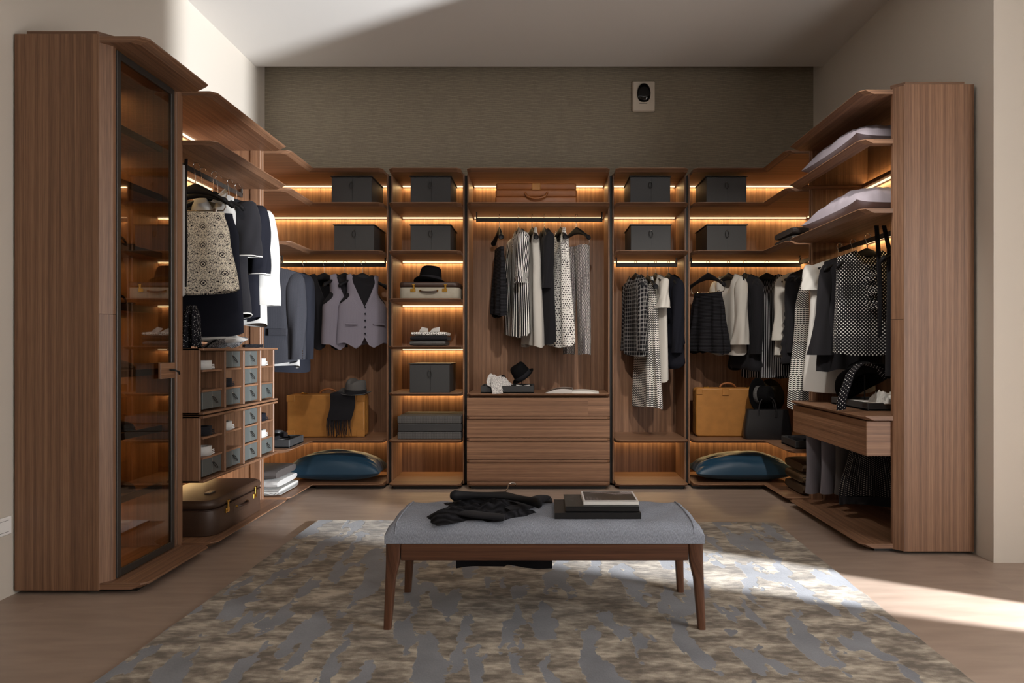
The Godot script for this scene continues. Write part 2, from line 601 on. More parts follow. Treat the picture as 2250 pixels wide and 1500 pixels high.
func wardrobes() -> void:
	var top := 2.554
	# --- back row ---
	var n := bay("narrow walnut bay left of the drawers, with six shelves, boxes and a two-tone suitcase", -1.227, -.649, LEV, [top] + LEV)
	spacer(-1.252, n)
	var c := bay("wide central walnut bay with hanging clothes above four drawers", -.600, .548, [LEV[0]], [top, LEV[0]])
	spacer(-.6245, c)
	spacer(.5725, c)
	rail(Vector3(-0.5506, 2.212, -5.85), Vector3(0.5124, 2.212, -5.85), .08, c)
	# the counter and drawers
	board(shelf_poly(-.6, .548), .744, c, 0, "counter")
	for i in 4:
		var y0: float = .05 + i * .1735
		var w := 1.148
		var d := MB.new()
		# front with a sloped lip along its lower edge, ends cut back
		d.box(Vector3(-.026, y0 + .094, SF - .014), Vector3(w - .004, .146, .02), 0, .002, Vector2(rng.randf(), rng.randf()))
		var dr := part("drawer", d, M.wood, c)
		var lip := MB.new()
		var q := [Vector2(-.026 - w / 2, SF - .03), Vector2(-.026 + w / 2, SF - .03), Vector2(-.026 + w / 2 - .004, SF - .012), Vector2(-.026 + w / 2 - .022, SF + .006), Vector2(-.026 - w / 2 + .022, SF + .006), Vector2(-.026 - w / 2 + .004, SF - .012)]
		lip.prism(PackedVector2Array(q), y0 - .004, y0 + .018, .004, 0, Vector2(rng.randf(), rng.randf()))
		part("drawer_lip", lip, M.wood, dr)
		part("drawer_box", bx(Vector3(-.026, y0 + .09, (SF + BP) / 2 - .01), Vector3(w - .05, .13, .46), 0, .001), M.black, dr)
	var r := bay("narrow walnut bay right of the drawers with two boxes and hanging dresses", .597, 1.178, [LEV[0], LEV[1], LEV[5]], [top, LEV[0], LEV[1], LEV[5]])
	spacer(1.2005, r)
	rail(Vector3(0.6232, 1.833, -5.85), Vector3(1.1394, 1.833, -5.85), .07, r)
	# --- corners ---
	for s in [-1, 1]:
		var left: bool = s < 0
		var o := thing("corner_wardrobe", "L-shaped walnut corner unit on the left with vests, a tan suitcase and a blue pillow" if left else "L-shaped walnut corner unit on the right with blouses, a tan suitcase and a handbag", "wardrobe", Vector3.ZERO, 0, "L-shaped corner wardrobes")
		var xi: float = -1.277 if left else 1.223        # inner face at the back row
		var xs: float = LS if left else RS
		var xb: float = LB if left else RB
		var xp: float = LP if left else RP
		upright_back(xi, -s, o)
		var xm: float = xi + s * .665
		part("back_panel", bx(Vector3((xm + xb) / 2, 1.3, BP - .008), Vector3(absf(xb - xm) - .002, 2.52, .016), 1, .001), M.wood, o)
		part("back_panel", bx(Vector3((xi + xm) / 2, 1.3, BP - .008), Vector3(absf(xm - xi) - .002, 2.52, .016), 1, .001), M.wood, o)
		part("back_panel", bx(Vector3(xb + s * .008, 1.3, (BP - 5.07) / 2), Vector3(.016, 2.52, absf(BP + 5.07)), 1, .001), M.wood, o)
		part("side_panel", bx(Vector3((xp + xb) / 2, 1.295, -5.055), Vector3(absf(xp - xb), 2.555, .026), 1, .003), M.wood, o)
		var poly := [Vector2(xb, BP), Vector2(xi, BP), Vector2(xi, SF - .03), Vector2(xi + s * .03, SF), Vector2(xs, SF), Vector2(xs, -5.10), Vector2(xs + s * .03, -5.07), Vector2(xb, -5.07)]
		board(poly, 2.554, o, 0, "top_panel")
		board(poly, .022, o, 0, "base_panel")
		part("plinth", bx(Vector3((xb + xs) / 2 + s * .03, .011, (BP - 5.1) / 2), Vector3(absf(xb - xs) - .08, .022, absf(BP + 5.1) - .02), 0, 0.0), M.black, o)
		part("plinth", bx(Vector3((xi + xs) / 2, .011, (SF - .05 + BP) / 2), Vector3(absf(xi - xs), .022, absf(BP - SF) - .08), 0, 0.0), M.black, o)
		for y in [LEV[0], LEV[1], LEV[5]]:
			board(poly, y, o)
		for y in [top, LEV[0], LEV[1], LEV[5]]:
			led(Vector3(xb - s * .03, y, BP + .02), Vector3(xi + s * .012, y, BP + .02), o)
			led(Vector3(xb - s * .02, y, BP + .05), Vector3(xb - s * .02, y, -5.09), o)
		if left:
			rail(Vector3(-2.2559, 1.833, -5.85), Vector3(-1.3076, 1.833, -5.85), .07, o)
			rail(Vector3(-2.12, 1.833, -5.12), Vector3(-2.12, 1.833, -5.70), .07, o)
		else:
			rail(Vector3(1.2503, 1.833, -5.85), Vector3(2.1794, 1.833, -5.85), .07, o)
			rail(Vector3(2.11, 1.833, -5.12), Vector3(2.11, 1.833, -5.70), .07, o)
	# --- left middle bay ---
	var lm := thing("wardrobe_bay", "walnut bay on the left wall with hanging clothes, pigeonhole boxes and a brown suitcase", "wardrobe")
	side_bay(lm, -1, -3.93, -5.03)
	led(Vector3(LB + .02, top, -3.93), Vector3(LB + .02, top, -5.0), lm)
	led(Vector3(LB + .02, LEV[0], -3.93), Vector3(LB + .02, LEV[0], -5.0), lm)
	led(Vector3(LB + .02, .36, -3.93), Vector3(LB + .02, .36, -5.0), lm)
	board(side_poly(-1, -3.93, -5.03), LEV[0], lm, 2)
	rail(Vector3(-2.15, 2.232, -4.1), Vector3(-2.15, 2.232, -5.0), .06, lm)
	# --- right bay with end panel and drawer ---
	var rm := thing("wardrobe_bay", "walnut bay on the right wall with pillows, one drawer and an end panel", "wardrobe")
	side_bay(rm, 1, -3.905, -5.03)
	# the upper shelf is a walnut frame round smoked glass, the lower one solid
	var sf := part("shelf", bx(Vector3(RB - .03, LEV[0] + .013, -4.465), Vector3(.06, TH, 1.13), 2, .002), M.wood, rm)
	board([Vector2(RS + .075, -3.88), Vector2(RS + .03, -3.88), Vector2(RS, -3.91), Vector2(RS, -4.98), Vector2(RS + .03, -5.01), Vector2(RS + .075, -5.01)], LEV[0], rm, 2)
	for z in [-3.905, -4.99]:
		part("frame_rail", bx(Vector3((RS + RB) / 2 + .007, LEV[0] + .013, z), Vector3(.44, TH, .05), 0, .002), M.wood, sf)
	part("glass_pane", bx(Vector3((RS + RB) / 2 + .007, LEV[0] + .016, -4.4475), Vector3(.436, .006, 1.034), 0, 0.0), M.glass, sf)
	for y in [LEV[0], LEV[1]]:
		if y == LEV[1]:
			board(side_poly(1, -3.905, -5.03), y, rm, 2)
		led(Vector3(RB - .02, y, -3.93), Vector3(RB - .02, y, -5.0), rm)
	led(Vector3(RB - .02, top, -3.93), Vector3(RB - .02, top, -5.0), rm, .05)
	rail(Vector3(2.13, 1.838, -4.0), Vector3(2.13, 1.838, -4.98), .055, rm)
	board(side_poly(1, -3.905, -5.03), .735, rm, 2, "counter")
	part("drawer", bx(Vector3((RS + RB) / 2 + .02, .632, -4.465), Vector3(absf(RB - RS) - .04, .196, 1.14), 2, .003), M.wood, rm)
	end_panel(rm, 1, -3.84)
	# --- glass cabinet on the left ---
	var gc := thing("glass_cabinet", "tall walnut shoe cabinet with a brown tinted glass door and a wide end panel", "cabinet")
	glass_cabinet(gc)

func side_poly(s: int, z0: float, z1: float) -> Array:
	var xs: float = LS if s < 0 else RS
	var xb: float = LB if s < 0 else RB
	var a := z0 + .025
	var b := z1 + .05
	return [Vector2(xb, a), Vector2(xs + s * .03, a), Vector2(xs, a - .03), Vector2(xs, b + .0), Vector2(xs + s * .03, b - .03), Vector2(xb, b - .03)]

func side_bay(o: Node3D, s: int, z0: float, z1: float) -> void:
	# z0 the near end of the inside, z1 the far end
	var xb: float = LB if s < 0 else RB
	var xp: float = LP if s < 0 else RP
	part("back_panel", bx(Vector3(xb + s * .008, 1.3, (z0 - .55 + z1) / 2), Vector3(.016, 2.52, absf(z1 - z0) - .552), 1, .001), M.wood, o)
	part("back_panel", bx(Vector3(xb + s * .008, 1.3, z0 - .274), Vector3(.016, 2.52, .548), 1, .001), M.wood, o)
	part("side_panel", bx(Vector3((xp + xb) / 2, 1.295, z1 + .013), Vector3(absf(xp - xb), 2.555, .026), 1, .003), M.wood, o)
	# the front edge of the side panel is a solid strip set on
	part("side_panel", bx(Vector3(xp + s * .036, 1.295, z1 + .029), Vector3(.072, 2.55, .006), 1, .002), M.wood, o)
	board(side_poly(s, z0, z1), 2.554, o, 2, "top_panel")
	board(side_poly(s, z0, z1), .022, o, 2, "base_panel")
	part("plinth", bx(Vector3((xb + (LS if s < 0 else RS)) / 2 + s * .03, .011, (z0 + z1) / 2), Vector3(.44, .022, absf(z1 - z0) - .02), 2, 0.0), M.black, o)

func end_panel(o: Node3D, s: int, z: float) -> void:
	# a thick panel that closes a row: flat outside at z, front corner cut back, the cut faced with a strip in two lengths
	var xb: float = RW - .016 if s > 0 else LW + .008
	var xp: float = RP + .012 if s > 0 else LP + .011
	var m := MB.new()
	m.prism(PackedVector2Array([Vector2(xb, z), Vector2(xp + s * .04, z), Vector2(xp + s * .04, z - .06), Vector2(xb, z - .06)]), .018, 2.592, .001)
	# the flat face needs upright grain, so lay a veneer board on it
	part("end_core", m, M.black, o)
	part("end_panel", bx(Vector3((xb + xp + s * .038) / 2, 1.305, z + .001), Vector3(absf(xb - xp) - .038, 2.574, .006), 1, .001), M.wood, o)
	for seg in [[.02, 1.297], [1.299, 2.586]]:
		var e := MB.new()
		var x0: float = xp + s * .039
		var pts := [Vector2(x0, z + .003), Vector2(xp, z - .042), Vector2(xp, z - .062), Vector2(x0, z - .062)]
		var lo := []
		var hi := []
		for p in pts:
			lo.append(Vector3(p.x, seg[0], p.y))
			hi.append(Vector3(p.x, seg[1], p.y))
		var mid := Vector3((x0 + xp) / 2 + s * .008, (seg[0] + seg[1]) / 2, z - .04)
		var off: float = rng.randf()
		for i in 4:
			var j := (i + 1) % 4
			var w: float = (pts[i] - pts[j]).length()
			e.face([lo[i], lo[j], hi[j], hi[i]], mid, [Vector2(off, 0), Vector2(off + w, 0), Vector2(off + w, (seg[1] - seg[0]) * .38), Vector2(off, (seg[1] - seg[0]) * .38)])
		e.face(lo, mid, [Vector2.ZERO, Vector2(.1, 0), Vector2(.1, .1), Vector2(0, .1)])
		e.face(hi, mid, [Vector2.ZERO, Vector2(.1, 0), Vector2(.1, .1), Vector2(0, .1)])
		part("edge_strip", e, M.wood, o)
	# the cap that closes the top, set back from the face
	var cap := MB.new()
	cap.prism(PackedVector2Array([Vector2(xb - s * .045, z - .012), Vector2(xp + s * .055, z - .012), Vector2(xp + s * .0, z - .07), Vector2(xb - s * .045, z - .07)]), 2.592, 2.612, .002)
	part("cap", cap, M.wood, o)

func glass_cabinet(o: Node3D) -> void:
	end_panel(o, -1, -3.223)
	var z0 := -3.283
	var z1 := -3.80
	var top := 2.554
	part("back_panel", bx(Vector3(LB - .008, 1.3, (z0 + z1) / 2), Vector3(.016, 2.52, absf(z1 - z0)), 1, .001), M.wood, o)
	part("side_panel", bx(Vector3((LP + LB) / 2, 1.295, z1 - .026), Vector3(absf(LP - LB), 2.555, .05), 1, .006), M.wood, o)
	part("side_panel", bx(Vector3((LP + LB) / 2, 1.295, z1 - .089), Vector3(absf(LP - LB), 2.555, .070), 1, .006), M.wood, o)
	part("side_panel", bx(Vector3((LP + LB) / 2, 1.295, z0 + .006), Vector3(absf(LP - LB), 2.555, .012), 1, .002), M.wood, o)
	var poly := [Vector2(LB, -3.223), Vector2(LS - .03, -3.223), Vector2(LS, -3.253), Vector2(LS, -3.815), Vector2(LS - .03, -3.845), Vector2(LP + .004, -3.845), Vector2(LB, -3.845)]
	board(poly, top, o, 2, "top_panel", .03)
	board(poly, .022, o, 2, "base_panel", .03)
	part("plinth", bx(Vector3(-2.12, .011, -3.52), Vector3(.44, .022, .5), 2, 0.0), M.black, o)
	led(Vector3(LB + .02, top, z0 - .02), Vector3(LB + .02, top, z1 + .02), o, .12)
	for y in [2.21, 1.945, 1.63, 1.33, 1.0, .69, .38]:
		part("shelf", bx(Vector3((LP + LB) / 2 - .03, y + .011, (z0 + z1) / 2), Vector3(absf(LP - LB) - .07, .022, absf(z1 - z0) - .004), 2, .001), M.wood, o)
		part("shelf_front", bx(Vector3(LP - .06, y + .012, (z0 + z1) / 2), Vector3(.012, .034, absf(z1 - z0) - .004), 2, .001), M.metal_dark, o)
		led(Vector3(LB + .02, y, z0 - .02), Vector3(LB + .02, y, z1 + .02), o, .12)
	# the door: dark metal frame round a tinted pane, a walnut pull plate with a leather loop
	var d := part("door", bx(Vector3(LP + .008, 1.3, z0 - .016), Vector3(.022, 2.49, .03), 1, .002), M.metal_dark, o)
	var fr := MB.new()
	fr.box(Vector3(LP + .008, 1.3, z1 + .018), Vector3(.022, 2.49, .034), 1, .002)
	fr.box(Vector3(LP + .008, .072, (z0 + z1) / 2), Vector3(.022, .034, absf(z1 - z0) - .06), 2, .002)
	fr.box(Vector3(LP + .008, 2.528, (z0 + z1) / 2), Vector3(.022, .034, absf(z1 - z0) - .06), 2, .002)
	part("door_frame", fr, M.metal_dark, d)
	var g := bx(Vector3(LP + .008, 1.3, (z0 + z1) / 2), Vector3(.006, 2.44, absf(z1 - z0) - .06), 1, .0)
	part("glass_pane", g, M.glass, d)
	part("pull_plate", bx(Vector3(LP + .028, 1.0192, -3.70), Vector3(.014, .083, .14), 2, .002), M.wood, d)
	var lp := MB.new()
	lp.tube([Vector3(LP + .036, 1.024, -3.715), Vector3(LP + .06, 1.022, -3.72), Vector3(LP + .075, 1.012, -3.735), Vector3(LP + .07, 1.0, -3.75)], .005)
	part("pull_loop", lp, M.black, d)

# ---------- cloth ----------
func prof(p: Array, t: float) -> float:
	for i in range(1, p.size()):
		if t <= p[i][0]:
			var k: float = (t - p[i - 1][0]) / (p[i][0] - p[i - 1][0])
			k = k * k * (3 - 2 * k)
			return lerpf(p[i - 1][1], p[i][1], k)
	return p[-1][1]

var thin := 1.0
var cuff_rings := []      # the sleeve ends of the garment made last
var hem_ring := PackedVector3Array()

func garment(p: Dictionary) -> MB:
	# a garment hung from its neck at the origin: x across, z to the front. w, d: half width and half depth against t, from the shoulders (0) to the hem (1)
	var m := MB.new()
	var R := 30
	var C := 72
	var nw: float = p.get("nw", .06)
	var nf: float = p.get("nf", .08)
	var nb: float = p.get("nb", .015)
	var slope: float = p.get("slope", .38)
	var n: int = p.get("folds", 7)
	var amp: float = p.get("amp", .02) * lerpf(1.0, thin, .6)
	var ph: float = p.get("ph", rng.randf() * TAU)
	var tiers: float = p.get("tiers", 0.0)
	var points: float = p.get("points", 0.0)
	var vee: bool = p.get("vee", false)
	var arc := PackedFloat32Array()
	var wm := prof(p.w, .55)
	var dm := prof(p.d, .55) * thin
	var last := Vector2.ZERO
	for j in C + 1:
		var a := TAU * j / C
		var q := Vector2(wm * signf(cos(a)) * pow(absf(cos(a)), .78), dm * signf(sin(a)) * pow(absf(sin(a)), .85))
		arc.append(0.0 if j == 0 else arc[j - 1] + (q - last).length())
		last = q
	var rows := []
	var uvs := []
	for i in R + 1:
		var t := float(i) / R
		var w := prof(p.w, t)
		var d := prof(p.d, t) * thin
		var row := PackedVector3Array()
		var ul := PackedVector2Array()
		for j in C + 1:
			var a := TAU * j / C
			var ca := cos(a)
			var sa := sin(a)
			var x := w * signf(ca) * pow(absf(ca), .78)
			var z := d * signf(sa) * pow(absf(sa), .85)
			var f := amp * pow(t, .7) * (sin(a * n + ph + t * 1.1) + .45 * sin(a * (n * 2 - 3) + ph * 2.3 - t * 1.7) + .3 * sin(a * 3 + ph))
			x += ca * f * .5
			z += sa * f + f * .25
			if tiers > 0:
				var q := fposmod(t * tiers, 1.0)
				x += ca * q * .022
				z += sa * q * .022
			var ax := absf(x)
			var yt := -(ax - nw) * slope
			if ax < nw:
				var k := 1 - ax / nw
				yt = -(nf if sa > 0 else nb) * (k if vee and sa > 0 else sqrt(1 - (1 - k) * (1 - k)))
			var yb: float = -p.len + .012 * sin(a * 2 + ph) + f * .3
			if points > 0 and sa > 0:
				yb -= points * maxf(0, 1 - absf(ax - .075) / .09)
				if ax < .012:
					yb += points * .8
			row.append(Vector3(x, lerpf(yt, yb, t), z))
			ul.append(Vector2(arc[j], -lerpf(yt, yb, t)))
		rows.append(row)
		uvs.append(ul)
	m.grid(rows, 1, 1, true, uvs)
	hem_ring = rows[R]
	cuff_rings = []
	if p.has("sl"):
		var s: Dictionary = p.sl
		for side in s.get("sides", [-1, 1]):
			var sw := prof(p.w, .0)
			var start := Vector3(side * (sw - .035), -(sw - nw) * slope - .004, 0)
			var rs := []
			var us := []
			var N := 16
			var K := 24
			for i in N + 1:
				var t := float(i) / N
				var tuck: bool = s.get("tuck", 0) == side
				var out: float = deg_to_rad(-5.0 if tuck else s.get("out", 12.0)) * (1 - t * .5)
				var c: Vector3 = start + Vector3(side * sin(out) * s.len * t, -cos(out) * s.len * t, s.get("fwd", .03) * t)
				var r := lerpf(s.r0, s.r1, t) * lerpf(1.0, thin, .7)
				r *= .22 + .78 * sqrt(clampf(t / .14, 0, 1))
				if s.has("flare") and t > .55:
					r += s.flare * lerpf(1.0, thin, .7) * (.3 if tuck else 1.0) * pow((t - .55) / .45, 1.3)
				if s.has("cuff") and t > s.cuff:
					r *= 1.0 + .18 * sin((t - s.cuff) / (1 - s.cuff) * PI * 2.5)
				var row := PackedVector3Array()
				var ul := PackedVector2Array()
				for j in K + 1:
					var a := TAU * j / K
					var f := 1 + (.10 * sin(a * 3 + ph + t * 3) + .07 * sin(a * 5 - t * 9)) * (t + .3)
					row.append(c + Vector3(cos(a) * r * f, (r * .55 * side * cos(a) * (1 - t)), sin(a) * r * f * s.get("flat", .62)))
					ul.append(Vector2(r * a, t * s.len))
				rs.append(row)
				us.append(ul)
			m.grid(rs, 1, 1, true, us)
			cuff_rings.append(rs[N])
	return m

func piping(rings: Array) -> MB:
	var m := MB.new()
	for r in rings:
		m.tube(Array(r), .0045, -1, 6, 1.0, false)
	return m

func trousers(length: float, hip: float, leg: float, depth: float, spread := .04) -> MB:
	var m := MB.new()
	for side in [-1, 1]:
		var rows := []
		var uvs := []
		for i in 25:
			var t := i / 24.0
			var w := lerpf(hip / 2, leg, pow(t, .6))
			var d := lerpf(depth, depth * .6, t)
			var row := PackedVector3Array()
			var ul := PackedVector2Array()
			for j in 33:
				var a := TAU * j / 32
				var f := .006 * t * sin(a * 3 + side + t * 4)
				row.append(Vector3(side * (hip / 2 - .004 + spread * t) + cos(a) * (w + f), -length * t + .004 * sin(a * 2), sin(a) * (d + f) + signf(sin(a)) * .0))
				ul.append(Vector2(a * (w + d) * .5, length * t))
			rows.append(row)
			uvs.append(ul)
		m.grid(rows, 1, 1, true, uvs)
	return m

var proto_hanger: Node3D
var proto_clip: Node3D

func hanger(label: String, at: Vector3, turn: float, up := .075, clip := false) -> Node3D:
	# a broad shaped hanger; at is the neck, up the rise to the rail's underside
	var h := thing("coat_hanger", label, "hanger", at, turn, "black shaped hangers on the rails")
	var m := MB.new()
	var rows := []
	for i in 33:
		var u := i / 16.0 - 1.0
		var au := absf(u)
		var x := u * .205
		var yc := -.018 - .088 * pow(au, 1.35)
		var hh := lerpf(.032, .014, minf(1, au * 1.7)) + (.008 * smoothstep(.8, .95, au))
		var dd := lerpf(.009, .026, pow(au, 1.6))
		if au > .96:
			hh *= .55
			dd *= .55
		var row := PackedVector3Array()
		for j in 13:
			var a := TAU * j / 12
			row.append(Vector3(x, yc + sin(a) * hh, cos(a) * dd + .02 * au * au))
		rows.append(row)
	m.grid(rows, 1, 1, false)
	m.fan(rows[0].slice(0, 12))
	m.fan(rows[32].slice(0, 12), true)
	part("shoulder_bar", m, M.hanger, h)
	var k := MB.new()
	var pts := [Vector3(0, .005, 0), Vector3(0, up * .55, 0)]
	for i in 9:
		var a := -.9 + i / 8.0 * 4.2
		pts.append(Vector3(.004 - cos(a) * .019, up + .020 + sin(a) * .019, 0))
	k.tube(pts, .0024, -1, 6)
	part("hook", k, M.chrome, h)
	if clip:
		var c := MB.new()
		c.tube([Vector3(-.17, -.155, 0), Vector3(.17, -.155, 0)], .0035, -1, 6)
		for s in [-1, 1]:
			c.tube([Vector3(s * .17, -.155, 0), Vector3(s * .185, -.13, 0), Vector3(s * .18, -.105, .01)], .0035, -1, 6)
		part("clip_bar", c, M.chrome, h)
		for s in [-1, 1]:
			part("clip", bx(Vector3(s * .12, -.168, 0), Vector3(.022, .05, .02), 1, .004), M.chrome, h)
	return h

func pillow_mb(w: float, d: float, h: float, seedv: int, rest := .3, crease := .5) -> MB:
	var m := MB.new()
	var N := 40
	var nz := noise(1.0, seedv, 3)
	for top in [1, 0]:
		var rows := []
		for i in N + 1:
			var v := i * 2.0 / N - 1
			var row := PackedVector3Array()
			for j in N + 1:
				var u := j * 2.0 / N - 1
				var t := pow(maxf(0, 1 - pow(absf(u), 2.4)), .55) * pow(maxf(0, 1 - pow(absf(v), 2.4)), .55)
				var x := u * w / 2 * (1 - .07 * cos(v * PI / 2))
				var z := v * d / 2 * (1 - .05 * cos(u * PI / 2))
				var edge := (1 - t) * t * 4
				var wr := nz.get_noise_2d(u * 2.2 + atan2(v, u) * 1.2, v * 2.2) * crease * .03 * edge + nz.get_noise_2d(u * .7, v * .7) * .018 * t
				var y := (t * h * (1 - rest) + wr) if top else (-t * h * rest + wr * .3)
				y += .05 * h * pow(absf(u), 6) * pow(absf(v), 6)
				row.append(Vector3(x, y + h * rest, z))
			rows.append(row)
		m.grid(rows, 1, 1, top == 0)
	return m

func rounded_rect(w: float, d: float, r: float, n := 6) -> PackedVector2Array:
	var o := PackedVector2Array()
	for q in 4:
		var cx: float = [1, -1, -1, 1][q] * (w / 2 - r)
		var cz: float = [1, 1, -1, -1][q] * (d / 2 - r)
		for i in n + 1:
			var a: float = PI / 2 * (q + float(i) / n)
			o.append(Vector2(cx + cos(a) * r, cz + sin(a) * r))
	return o

func slab(w: float, d: float, y0: float, y1: float, r: float, b: float) -> MB:
	# a rounded block, bevelled in three steps
	var m := MB.new()
	var rings := []
	for st in [[0.0, 1.0], [.3, .3], [1.0, 0.0]]:
		var ring := PackedVector3Array()
		for p in rounded_rect(w - 2 * b * st[1], d - 2 * b * st[1], maxf(.001, r - b * st[1])):
			ring.append(Vector3(p.x, y0 + b * st[0], p.y))
		rings.append(ring)
	for st in [[1.0, 0.0], [.3, .3], [0.0, 1.0]]:
		var ring := PackedVector3Array()
		for p in rounded_rect(w - 2 * b * st[1], d - 2 * b * st[1], maxf(.001, r - b * st[1])):
			ring.append(Vector3(p.x, y1 - b * st[0], p.y))
		rings.append(ring)
	var rows := []
	for r2 in rings:
		var row := PackedVector3Array(r2)
		row.append(r2[0])
		rows.append(row)
	m.grid(rows, 1, 1, true)
	m.fan(rings[0], false)
	m.fan(rings[-1], true)
	return m

func folded_mb(w: float, d: float, h: float, layers := 2, seedv := 1) -> MB:
	# a folded textile: rounded fold along the front, slightly slumped
	var m := MB.new()
	var nz := noise(1.4, seedv, 2)
	for l in layers:
		var y0: float = h * l / layers
		var hh: float = h / layers
		var rows := []
		for i in 21:
			var u := i / 10.0 - 1.0
			var row := PackedVector3Array()
			var ends := 1.0 - .25 * pow(absf(u), 8)
			for j in 17:
				var a := TAU * j / 16
				var cx := signf(cos(a)) * pow(absf(cos(a)), .35)
				var sy := signf(sin(a)) * pow(absf(sin(a)), .6)
				var wob := nz.get_noise_2d(u * 1.5 + l * 7, j * .35) * .008
				row.append(Vector3(u * w / 2, y0 + hh / 2 + sy * hh / 2 * ends + wob * .3, cx * d / 2 * (1 - .01 * l) + wob))
			rows.append(row)
		m.grid(rows, 1, 1, false)
		m.fan(rows[0].slice(0, 16))
		m.fan(rows[20].slice(0, 16), true)
	return m

func ribbon(pts: Array, w: float, across: Vector3, th := .004) -> MB:
	# a strip of cloth along pts, with thickness
	var m := MB.new()
	var up := []
	for i in pts.size():
		var d: Vector3 = (pts[mini(i + 1, pts.size() - 1)] - pts[maxi(i - 1, 0)]).normalized()
		var nn := across.cross(d).normalized()
		up.append(nn)
	for s in [-1, 1]:
		var rows := []
		for i in pts.size():
			var row := PackedVector3Array()
			for j in 9:
				var u := j / 4.0 - 1
				row.append(pts[i] + across * u * w / 2 + up[i] * (s * th / 2 * (1 - pow(absf(u), 4)) + .12 * w * sin(u * 5 + i * .4) * .25))
			rows.append(row)
		m.grid(rows, 1, 1, s < 0)
	return m

# ---------- luggage, boxes, hats ----------
func storage_box(label: String, x: float, y: float, zf: float, w := .322, h := .212, d := .40) -> Node3D:
	var o := thing("storage_box", label, "box", Vector3(x, y, zf - d / 2), 0, "charcoal lidded storage boxes")
	part("body", bx(Vector3(0, h / 2 - .003, 0), Vector3(w, h - .006, d), 1, .002), M.box, o)
	part("lid", bx(Vector3(0, h, 0), Vector3(w + .016, .008, d + .016), 0, .002), M.box_lid, o)
	part("seam", bx(Vector3(.008, h / 2, d / 2 + .0005), Vector3(.0025, h - .03, .002), 1, 0.0), M.black, o)
	pull_loop(o, Vector3(0, h * .78, d / 2 + .001), 1.0)
	return o

func pull_loop(o: Node3D, at: Vector3, s := 1.0, axis := 0, sw := 0.0) -> void:
	# a cord loop hanging from a metal stud; axis 0 faces +z, 1 faces +x
	var m := MB.new()
	var pts := []
	for i in 17:
		var a := TAU * i / 16 + PI / 2
		var q := Vector3(cos(a) * .014 + sw * (1 - sin(a)) * .03, sin(a) * .026 - .026, .004 + .006 * (1 - sin(a)))
		q *= s
		pts.append(at + (q if axis == 0 else Vector3(q.z, q.y, -q.x)))
	m.tube(pts, .0028 * s, -1, 6)
	var lp := part("pull_loop", m, M.black, o)
	var st := MB.new()
	var f := Vector3(0, 0, 1) if axis == 0 else Vector3(1, 0, 0)
	st.tube([at, at + f * .006 * s, at + f * .008 * s], .005 * s, .002 * s, 8)
	part("stud", st, M.chrome, lp)

func lock_plate(o: Node3D, at: Vector3, turn: float, m: Material, s := 1.0) -> void:
	var b := MB.new()
	b.x = Transform3D(Basis(Vector3.UP, deg_to_rad(turn)), at)
	b.box(Vector3(0, -.014, .003) * s, Vector3(.042, .026, .006) * s, 0, .002)
	b.box(Vector3(.006, .014, .004) * s, Vector3(.016, .038, .006) * s, 0, .002)
	b.box(Vector3(.006, .032, .005) * s, Vector3(.026, .012, .008) * s, 0, .003)
	b.tube([Vector3(-.008, -.014, .004) * s, Vector3(-.008, -.014, .010) * s], .006 * s, .005 * s, 8)
	part("lock", b, m, o)

func grip(o: Node3D, a: Vector3, b: Vector3, out: Vector3, r: float, m: Material) -> void:
	var t := MB.new()
	var pts := []
	for i in 13:
		var u := i / 12.0
		pts.append(a.lerp(b, u) + out * pow(sin(u * PI), .45))
	t.tube(pts, r, r, 8, .8)
	var g := part("handle", t, m, o)
	for p in [a, b]:
		var k := MB.new()
		k.tube([p - out.normalized() * .002, p + out.normalized() * .012], .009, .006, 8)
		part("handle_ring", k, M.brass, g)

func hat_axis(o: Node3D, y: Vector3, turn := 0.0) -> void:
	# lean a hat so that its crown points along y
	y = y.normalized()
	var x := y.cross(Vector3.BACK if absf(y.z) < .9 else Vector3.UP).normalized()
	o.basis = Basis(x, y, x.cross(y)).rotated(y, deg_to_rad(turn))

func hat(label: String, at: Vector3, turn: float, m: Material, band: Material, r := .1, hgt := .11, brim := .06, dent := .02, tilt := Vector3.ZERO, wave := .01) -> Node3D:
	var o := thing("hat", label, "hat", at, 0)
	o.rotation_degrees = tilt + Vector3(0, turn, 0)
	var pr := []
	for q in [[1.0, 0.0], [1.0, .12], [.97, .4], [.92, .68], [.86, .86], [.74, .96], [.5, 1.0], [.25, .99], [.02, .98]]:
		pr.append(Vector2(r * q[0], .004 + hgt * q[1]))
	var c := MB.new()
	c.lathe(pr, 40, .86, 1.0, func(q: Vector3, a: float, p: Vector2) -> Vector3:
		var k: float = clampf((p.y / hgt - .75) * 4, 0, 1)
		q.y -= dent * k * exp(-pow(q.x / .03, 2.0)) * (1.0 if absf(q.z) < r else .5)
		q.x *= 1 - .18 * k * clampf(q.z / r, 0, 1)
		return q)
	part("crown", c, m, o)
	var b := MB.new()
	var R := r + brim
	b.lathe([Vector2(r * .97, .0), Vector2(r + brim * .4, -.001), Vector2(R, .004), Vector2(R + .002, .006), Vector2(R, .0085), Vector2(r + brim * .4, .003), Vector2(r * .97, .006)], 48, .92, 1.0, func(q: Vector3, a: float, p: Vector2) -> Vector3:
		var e: float = clampf((p.x - r) / maxf(brim, .001), 0, 1)
		q.y += wave * e * (cos(2 * a) * 1.0 + .4 * sin(3 * a)) + wave * .4 * e
		return q)
	part("brim", b, m, o)
	var bd := MB.new()
	bd.lathe([Vector2(r * 1.003, .005), Vector2(r * 1.012, .008), Vector2(r * 1.01, hgt * .3), Vector2(r * .99, hgt * .31)], 40, .86, 1.0)
	part("band", bd, band, o)
	return o

